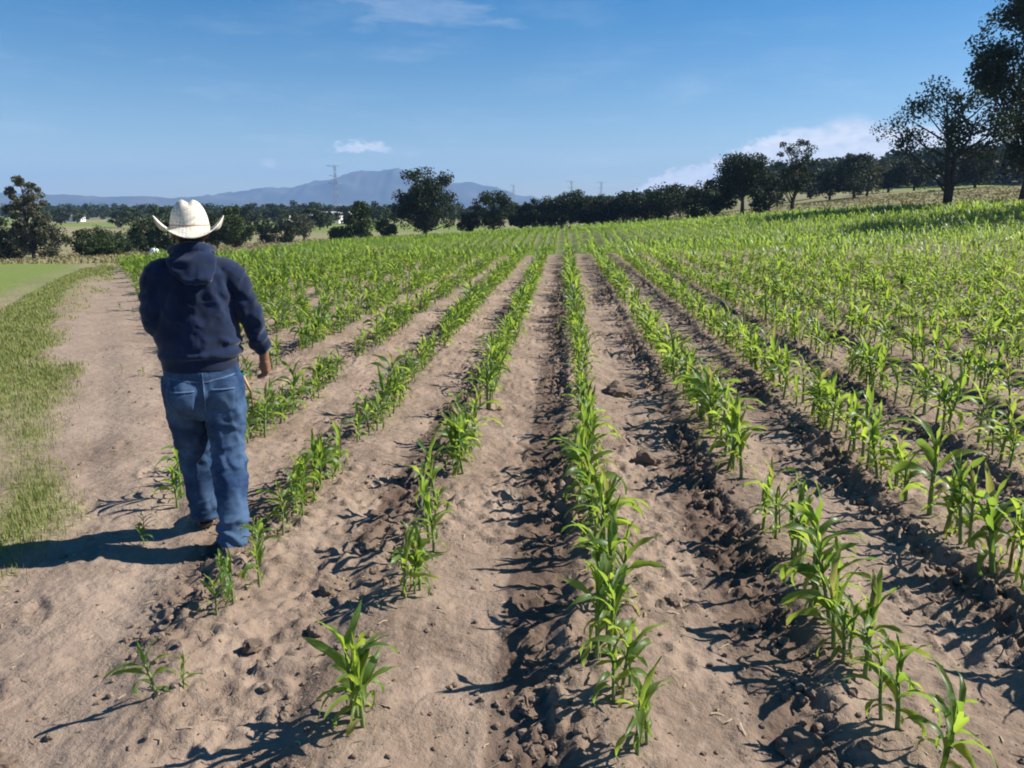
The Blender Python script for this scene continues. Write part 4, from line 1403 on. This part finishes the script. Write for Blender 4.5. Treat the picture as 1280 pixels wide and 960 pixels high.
def hand(wrist, down, palm_n, side):
    """palm, four curled fingers and a thumb; down = direction of the fingers, palm_n = where the palm faces, side = towards the thumb"""
    w_, d_, n_, s_ = [np.array(k, float) / (np.linalg.norm(k) if i else 1) for i, k in enumerate((wrist, down, palm_n, side))]
    bd.tube([w_ - d_ * 0.03, w_ + d_ * 0.02, w_ + d_ * 0.05, w_ + d_ * 0.085], [0.026, 0.027, 0.031, 0.028], 12)
    bd.tube([w_ + d_ * 0.03 - s_ * 0.012, w_ + d_ * 0.08 - s_ * 0.022], [0.02, 0.018], 10)
    bd.tube([w_ + d_ * 0.03 + s_ * 0.014, w_ + d_ * 0.08 + s_ * 0.020], [0.02, 0.018], 10)
    for k, (off, L) in enumerate(((0.030, 0.070), (0.010, 0.080), (-0.011, 0.074), (-0.031, 0.058))):
        b0 = w_ + d_ * 0.075 + s_ * off
        pts, cur, ang_ = [b0], b0, 0.25 + 0.08 * k
        for f in (0.45, 0.32, 0.23):
            dirv = d_ * math.cos(ang_) + n_ * math.sin(ang_)
            cur = cur + dirv * L * f
            pts.append(cur)
            ang_ += 0.55
        bd.tube(pts, [0.0105, 0.0098, 0.0088, 0.0072], 9)
    tb_ = w_ + d_ * 0.025 + s_ * 0.026
    bd.tube([tb_, tb_ + d_ * 0.03 + s_ * 0.020 + n_ * 0.006, tb_ + d_ * 0.058 + s_ * 0.022 + n_ * 0.018], [0.014, 0.0115, 0.0085], 9)


hand((0.322, 0.045, 0.985), (0.06, 0.12, -1), (-1, 0.25, 0.1), (-0.25, 1, 0.1))
hand((-0.095, 0.255, 1.182), (0.55, 0.85, 0.0), (0.3, -0.2, -1), (0.75, -0.5, 0.3))
body_me = fuse(bd, 0.0055, 3)
body = link_mesh("body", body_me, M_SKIN, man)
# eyes: part of the body's one mesh is skin; whites and irises are set in the sockets
for s in (-1, 1):
    e_ = Bag(); e_.ball((HC[0] + s * 0.031, HC[1] + 0.078, 1.664), 0.0125)
    eye = link_mesh("eye", e_.data("eye"), simple_mat("eye_white", (0.7, 0.68, 0.65), (0.78, 0.77, 0.75), 5, 0.2), man)
    i2 = Bag(); i2.ball((HC[0] + s * 0.031, HC[1] + 0.0875, 1.664), (0.006, 0.0038, 0.006))
    link_mesh("iris", i2.data("iris"), M_HAIR, eye)
hr = Bag()
hr.rings([(HC[0], HC[1] - 0.045, 1.585, 0.048, 0.030), (HC[0], HC[1] - 0.035, 1.62, 0.066, 0.058), (HC[0], HC[1] - 0.022, 1.66, 0.077, 0.082), (HC[0], HC[1] - 0.012, 1.70, 0.079, 0.092), (HC[0], HC[1] - 0.008, 1.74, 0.068, 0.085), (HC[0], HC[1] - 0.004, 1.762, 0.04, 0.05)], 24)
link_mesh("hair", fuse(hr, 0.008, 2, lambda c_: 0.003 * (fbm(c_[:, 0] * 60, c_[:, 2] * 40, 2, 3) - 0.5)), M_HAIR, man)

# hoodie
hd = Bag()
hd.rings([(0.003, 0.005, 0.945, 0.176, 0.128), (0.003, 0.005, 0.955, 0.187, 0.138), (0.003, 0.005, 0.995, 0.188, 0.140), (0.003, 0.005, 1.03, 0.202, 0.156), (0.003, 0.008, 1.12, 0.202, 0.156), (0.002, 0.008, 1.24, 0.200, 0.150), (0.004, 0.0, 1.36, 0.205, 0.142), (0.006, -0.005, 1.44, 0.190, 0.120), (0.007, 0.0, 1.50, 0.135, 0.095), (0.008, 0.005, 1.545, 0.095, 0.085), (0.008, 0.01, 1.575, 0.085, 0.083)], 36)
for path in (R_ARM, L_ARM):
    pt, rd = lerp_path(path, 18)
    rd = rd.copy(); rd[-4:-1] *= 1.10; rd[-1] *= 0.88
    hd.tube(pt, rd, 20)


def hoodie_folds(c_):
    x_, y_, z_ = c_[:, 0], c_[:, 1], c_[:, 2]
    lowr = smooth((1.22 - z_) / 0.15) * smooth((z_ - 0.99) / 0.03)
    wv = np.sin(z_ * 88 + 16 * fbm(x_ * 5, z_ * 4, 3, 5) + x_ * 6) * 0.0085 * lowr * (np.abs(x_) < 0.23) * smooth((fbm(x_ * 6, z_ * 9, 2, 6) - 0.3) / 0.4)
    diag = np.sin((z_ * 0.9 + np.abs(x_) * 1.5) * 40 + 14 * fbm(x_ * 5, z_ * 5, 3, 9)) * 0.004 * smooth((z_ - 1.12) / 0.1) * smooth((1.44 - z_) / 0.06)
    ridge = (fbm(x_ * 9, z_ * 8 + y_ * 6, 3, 15) - 0.5) * 0.018 * smooth((z_ - 1.0) / 0.05) * smooth((1.53 - z_) / 0.08)
    arm = (np.abs(x_) > 0.215) * np.sin((z_ * 1.0 - x_ * 0.6) * 80 + 16 * fbm(x_ * 7, z_ * 7, 3, 4)) * 0.004
    rid = (1 - np.abs(2 * fbm(x_ * 9 + z_ * 6 * np.sign(x_), z_ * 7 - np.abs(x_) * 7 + y_ * 3, 3, 33) - 1)) ** 4
    return wv + diag + ridge + arm + 0.007 * rid * smooth((z_ - 1.0) / 0.05) * smooth((1.52 - z_) / 0.06)


hoodie = link_mesh("hoodie", fuse(hd, 0.008, 5, hoodie_folds), M_HOOD, man)
ho = Bag()
ho.rings([(0.012, -0.150, 1.400, 0.045, 0.018), (0.010, -0.145, 1.425, 0.085, 0.030), (0.006, -0.125, 1.465, 0.112, 0.038), (0.006, -0.100, 1.510, 0.116, 0.044), (0.006, -0.075, 1.545, 0.106, 0.040), (0.006, -0.06, 1.565, 0.085, 0.03)], 24)
a_ = np.linspace(0, 2 * np.pi, 25)
ho.tube(np.stack([0.008 + 0.094 * np.cos(a_), 0.005 + 0.088 * np.sin(a_), 1.562 + 0.016 * np.sin(a_) * -1], 1), 0.025 + 0.006 * np.sin(a_ * 3), 10)
link_mesh("hood", fuse(ho, 0.0075, 4, lambda c_: 0.006 * np.sin(c_[:, 2] * 70 + np.abs(c_[:, 0] - 0.03) * 40 + 12 * fbm(c_[:, 0] * 8, c_[:, 2] * 8, 2, 2)) * smooth((1.56 - c_[:, 2]) / 0.05) + 0.014 * (fbm(c_[:, 0] * 14, c_[:, 2] * 14, 2, 8) - 0.5)), M_HOOD, hoodie)

# jeans
jn = Bag()
jn.rings([(0.005, 0.0, 0.70, 0.13, 0.08), (0.005, 0.0, 0.76, 0.180, 0.115), (0.005, -0.008, 0.84, 0.194, 0.132), (0.005, 0.0, 0.92, 0.187, 0.128), (0.005, 0.002, 0.985, 0.178, 0.124)], 32)
for s in (-1, 1):
    jn.ball((0.005 + s * 0.088, -0.065, 0.83), (0.095, 0.085, 0.105))
for path in (R_LEG, L_LEG):
    jn.tube(*lerp_path(path, 20), sides=22)


def denim_folds(c_):
    x_, y_, z_ = c_[:, 0], c_[:, 1], c_[:, 2]
    knee = np.exp(-((z_ - 0.46) / 0.11) ** 2)
    ank = smooth((0.27 - z_) / 0.12)
    seat = np.exp(-((z_ - 0.70) / 0.07) ** 2)
    w_ = np.sin(z_ * 62 + x_ * 34 * np.sign(x_) + 17 * fbm(x_ * 8, z_ * 6 + y_ * 5, 3, 21)) * smooth((fbm(x_ * 8 + y_ * 5, z_ * 8, 2, 22) - 0.25) / 0.4)
    rid = (1 - np.abs(2 * fbm(x_ * 7 + z_ * 5, z_ * 15 - x_ * 4 + y_ * 4, 3, 27) - 1)) ** 4
    rid2 = (1 - np.abs(2 * fbm(x_ * 16 + z_ * 2, z_ * 4 + y_ * 3, 2, 29) - 1)) ** 5
    return 0.009 * rid * (0.25 + 0.9 * knee + ank + 0.7 * seat) + 0.006 * rid2 + w_ * (0.001 + 0.006 * knee + 0.008 * ank + 0.004 * seat) + (fbm(x_ * 10, z_ * 7 + y_ * 5, 3, 25) - 0.5) * 0.016


jeans_me = fuse(jn, 0.008, 4, denim_folds)
jeans = link_mesh("jeans", jeans_me, M_DENIM, man)
bvh = BVHTree.FromPolygons([v_.co[:] for v_ in jeans_me.vertices], [tuple(q.vertices) for q in jeans_me.polygons])


def patch_on(name, outline_rows, mat, parent, off=0.005):
    """cloth patch laid on the seat of the jeans: rows of (x0, x1, z) from top to bottom, with a rim that closes on to the cloth"""
    n = 14
    V_ = []
    for x0, x1, z_ in outline_rows:
        for i in range(n):
            xx = x0 + (x1 - x0) * i / (n - 1)
            zz_ = z_ if not callable(z_) else z_(xx)
            hit = bvh.ray_cast(Vector((xx, -1, zz_)), Vector((0, 1, 0)))
            yy = hit[0].y if hit[0] else -0.1
            edge = i in (0, n - 1) or outline_rows.index((x0, x1, z_)) in (0, len(outline_rows) - 1)
            V_.append((xx, yy + (0.004 if edge else -off), zz_))
    rws = len(outline_rows)
    q = [(r_ * n + i, r_ * n + i + 1, (r_ + 1) * n + i + 1, (r_ + 1) * n + i) for r_ in range(rws - 1) for i in range(n - 1)]
    return link_mesh(name, mesh_data(name, V_, [np.array(q)]), mat, parent)


for s in (1, -1):
    rows_ = []
    for f in np.linspace(0, 1, 12):
        z_ = 0.868 - 0.135 * f
        xl, xr = 0.035 + 0.012 * f, 0.160 - 0.010 * f
        if f > 0.8: xl += 0.06 * (f - 0.8) / 0.2 * 0.7; xr -= 0.06 * (f - 0.8) / 0.2 * 0.7
        rows_.append((min(s * xl, s * xr), max(s * xl, s * xr), z_))
    pk = patch_on("back_pocket", rows_, M_DENIM, jeans, 0.005)
    patch_on("pocket_hem", [(rows_[0][0], rows_[0][1], 0.869 - 0.004 * k) for k in range(4)], M_STITCH_GLINT, pk, 0.009)  # pale strip paints the highlight along the pocket's top edge

patch_on("seam", [(-0.0035 + 0.005, 0.0035 + 0.005, z_) for z_ in np.linspace(0.955, 0.74, 30)], M_STITCH_GLINT, jeans, 0.0045)
for s in (-1, 1):
    V_ = []
    for i in range(24):
        xx = s * (0.012 + 0.150 * i / 23)
        for dz in (0.0035, -0.0035):
            hit = bvh.ray_cast(Vector((xx, -1, 0.905 + 0.022 * i / 23 + dz)), Vector((0, 1, 0)))
            V_.append((xx, (hit[0].y if hit[0] else -0.1) - 0.0035, 0.905 + 0.022 * i / 23 + dz))
    link_mesh("seam", mesh_data("seam", V_, [np.array([(2 * i, 2 * i + 1, 2 * i + 3, 2 * i + 2) for i in range(23)])]), M_STITCH_GLINT, jeans)

# boots
def boot(fx, fy, yaw, pitch=0.0):
    b_ = Bag()
    up = [(0, -0.05, 0.035, 0.036), (0, 0.03, 0.040, 0.042), (0, 0.11, 0.038, 0.042), (0, 0.175, 0.030, 0.032)]
    b_.tube(*lerp_path(up, 10), sides=16)
    b_.tube([(0, -0.04, 0.04), (0, -0.03, 0.08), (0, -0.02, 0.12)], [0.044, 0.040, 0.036], 16)
    so = Bag()
    pr = [(-0.085, 0.026), (-0.06, 0.037), (0.0, 0.036), (0.07, 0.044), (0.13, 0.044), (0.18, 0.034), (0.205, 0.016)]
    left = [(-w_, y_) for y_, w_ in pr]; right = [(w_, y_) for y_, w_ in pr[::-1]]
    ol = left + right
    k = len(ol)
    V_ = [(a, c_, 0.0) for a, c_ in ol] + [(a, c_, 0.022) for a, c_ in ol] + [(0, 0.06, 0.0), (0, 0.06, 0.022)]
    so.add(np.array(V_), [(i, (i + 1) % k, k + (i + 1) % k, k + i) for i in range(k)], [(2 * k, (i + 1) % k, i) for i in range(k)] + [(2 * k + 1, k + i, k + (i + 1) % k) for i in range(k)])
    o_ = link_mesh("boot", fuse(b_, 0.006, 4, lambda c__: (fbm(c__[:, 1] * 30, c__[:, 2] * 30, 2, 4) - 0.5) * 0.006 * (c__[:, 2] > 0.03)), M_BOOT, man)
    s_ = link_mesh("sole", so.data("sole", False), M_SOLE, o_)
    o_.location = (fx, fy + 0.022, 0)
    o_.rotation_euler = (pitch, 0, yaw)
    return o_


wx = lambda lx, ly: (MX + lx * math.cos(-HEAD) - ly * math.sin(-HEAD), MY + lx * math.sin(-HEAD) + ly * math.cos(-HEAD))
for fx, fy, yw in ((0.085, -0.235, -0.10), (-0.050, 0.155, 0.08)):
    bo = boot(fx, fy, yw)
    gx_, gy_ = wx(fx, fy + 0.05)
    bo.location.z = hz(gx_, gy_) - man_z + 0.004

# hat: crown with a centre crease, brim rolled up at the sides
hat_z = 1.672
HX, HY = 0.010, 0.030
n_a = 72
ang = np.linspace(0, 2 * np.pi, n_a, endpoint=False)
prof = []
for f in np.linspace(0, 1, 14):        # brim from the tip inwards
    rx_ = 0.180 - 0.088 * f; ry_ = 0.192 - 0.083 * f
    roll = np.abs(np.cos(ang)) ** 2.0
    k = (1 - f)
    z_ = hat_z + roll * (0.060 * smooth((k - 0.35) / 0.75) * k - 0.030 * k * (1 - k) * 2.2) - (1 - roll) * 0.050 * k ** 1.1
    inw = roll * 0.014 * k ** 3
    prof.append(np.stack([HX + (rx_ - inw) * np.cos(ang), HY + ry_ * np.sin(ang), z_], 1))
for f in np.linspace(0.04, 1, 16):     # crown
    sh = (1 - f ** 3.2) ** 0.5 if f < 1 else 0.0
    tap = 1 - 0.26 * f
    rx_, ry_ = 0.092 * tap * max(sh, 0.0), 0.109 * tap * max(sh, 0.0)
    z_ = hat_z + 0.140 * f ** 0.9 + np.zeros(n_a)
    xx, yy = rx_ * np.cos(ang), ry_ * np.sin(ang)
    crease = np.exp(-(xx / 0.020) ** 2) * 0.024 * smooth((f - 0.62) / 0.3)
    dent = np.exp(-((np.abs(xx) - 0.055) / 0.016) ** 2) * 0.012 * smooth((f - 0.6) / 0.3) * (yy > 0)
    prof.append(np.stack([HX + xx, HY + yy, z_ - crease - dent + 0.010 * (yy < 0) * smooth((f - 0.7) / 0.3) * smooth(-yy / 0.05)], 1))
V_ = np.concatenate(prof)
nr = len(prof)
i_, j_ = np.meshgrid(np.arange(nr - 1), np.arange(n_a), indexing="ij")
q = np.stack([i_ * n_a + j_, i_ * n_a + (j_ + 1) % n_a, (i_ + 1) * n_a + (j_ + 1) % n_a, (i_ + 1) * n_a + j_], -1).reshape(-1, 4)
hat = link_mesh("hat", mesh_data("hat", V_, [q]), M_HAT, man)
so_ = hat.modifiers.new("thick", "SOLIDIFY"); so_.thickness = 0.004; so_.offset = 1
a_ = np.linspace(0, 2 * np.pi, 61)
bnd = Bag()
bnd.tube(np.stack([HX + 0.0905 * np.cos(a_), HY + 0.1075 * np.sin(a_), hat_z + 0.010 + 0 * a_], 1), 0.0055, 8, cap=False)
link_mesh("hat_band", bnd.data("hat_band"), simple_mat("hat_band", (0.30, 0.23, 0.14), (0.42, 0.33, 0.22), 60, 0.7), hat)

# slim tool hanging at his right hip
tl = empty("hand_tool", (0, 0, 0), "slim wooden tool with a green knob hanging at the man's right hip", "tool")
tl.location = (MX, MY, man_z); tl.rotation_euler = (0, 0, -HEAD)
B_ = Bag(); B_.tube([(0.205, 0.02, 0.895), (0.222, 0.02, 0.845), (0.240, 0.02, 0.800)], [0.008, 0.0075, 0.007], 10)
link_mesh("shaft", B_.data("shaft"), simple_mat("tool_wood", (0.45, 0.30, 0.14), (0.55, 0.38, 0.2), 30, 0.6), tl)
B_ = Bag(); B_.ball((0.203, 0.02, 0.905), (0.013, 0.013, 0.018))
link_mesh("knob", B_.data("knob"), simple_mat("green_plastic", (0.02, 0.16, 0.09), (0.03, 0.2, 0.11), 10, 0.35), tl)
B_ = Bag(); B_.tube([(0.240, 0.02, 0.802), (0.242, 0.02, 0.74), (0.240, 0.02, 0.69)], [0.005, 0.004, 0.003], 8)
link_mesh("blade", B_.data("blade"), simple_mat("rusty_steel", (0.12, 0.05, 0.035), (0.18, 0.08, 0.05), 40, 0.7), tl)

# ------------------------------------------------------------------ haze: the air over the valley
hb = Bag()
hb.box((0, 2950, 122), (12400, 6400, 320))
m, t, out = new_mat("air")
pvn = nd(t, "ShaderNodeVolumePrincipled")
pvn.inputs["Color"].default_value = (0.34, 0.58, 1.0, 1)
pvn.inputs["Density"].default_value = 0.00018
pvn.inputs["Anisotropy"].default_value = 0.0
t.links.new(pvn.outputs[0], out.inputs["Volume"])
tag(link_mesh("haze", hb.data("haze", False), m), "thin blue haze lying over the valley and hills", "haze", None, "stuff")
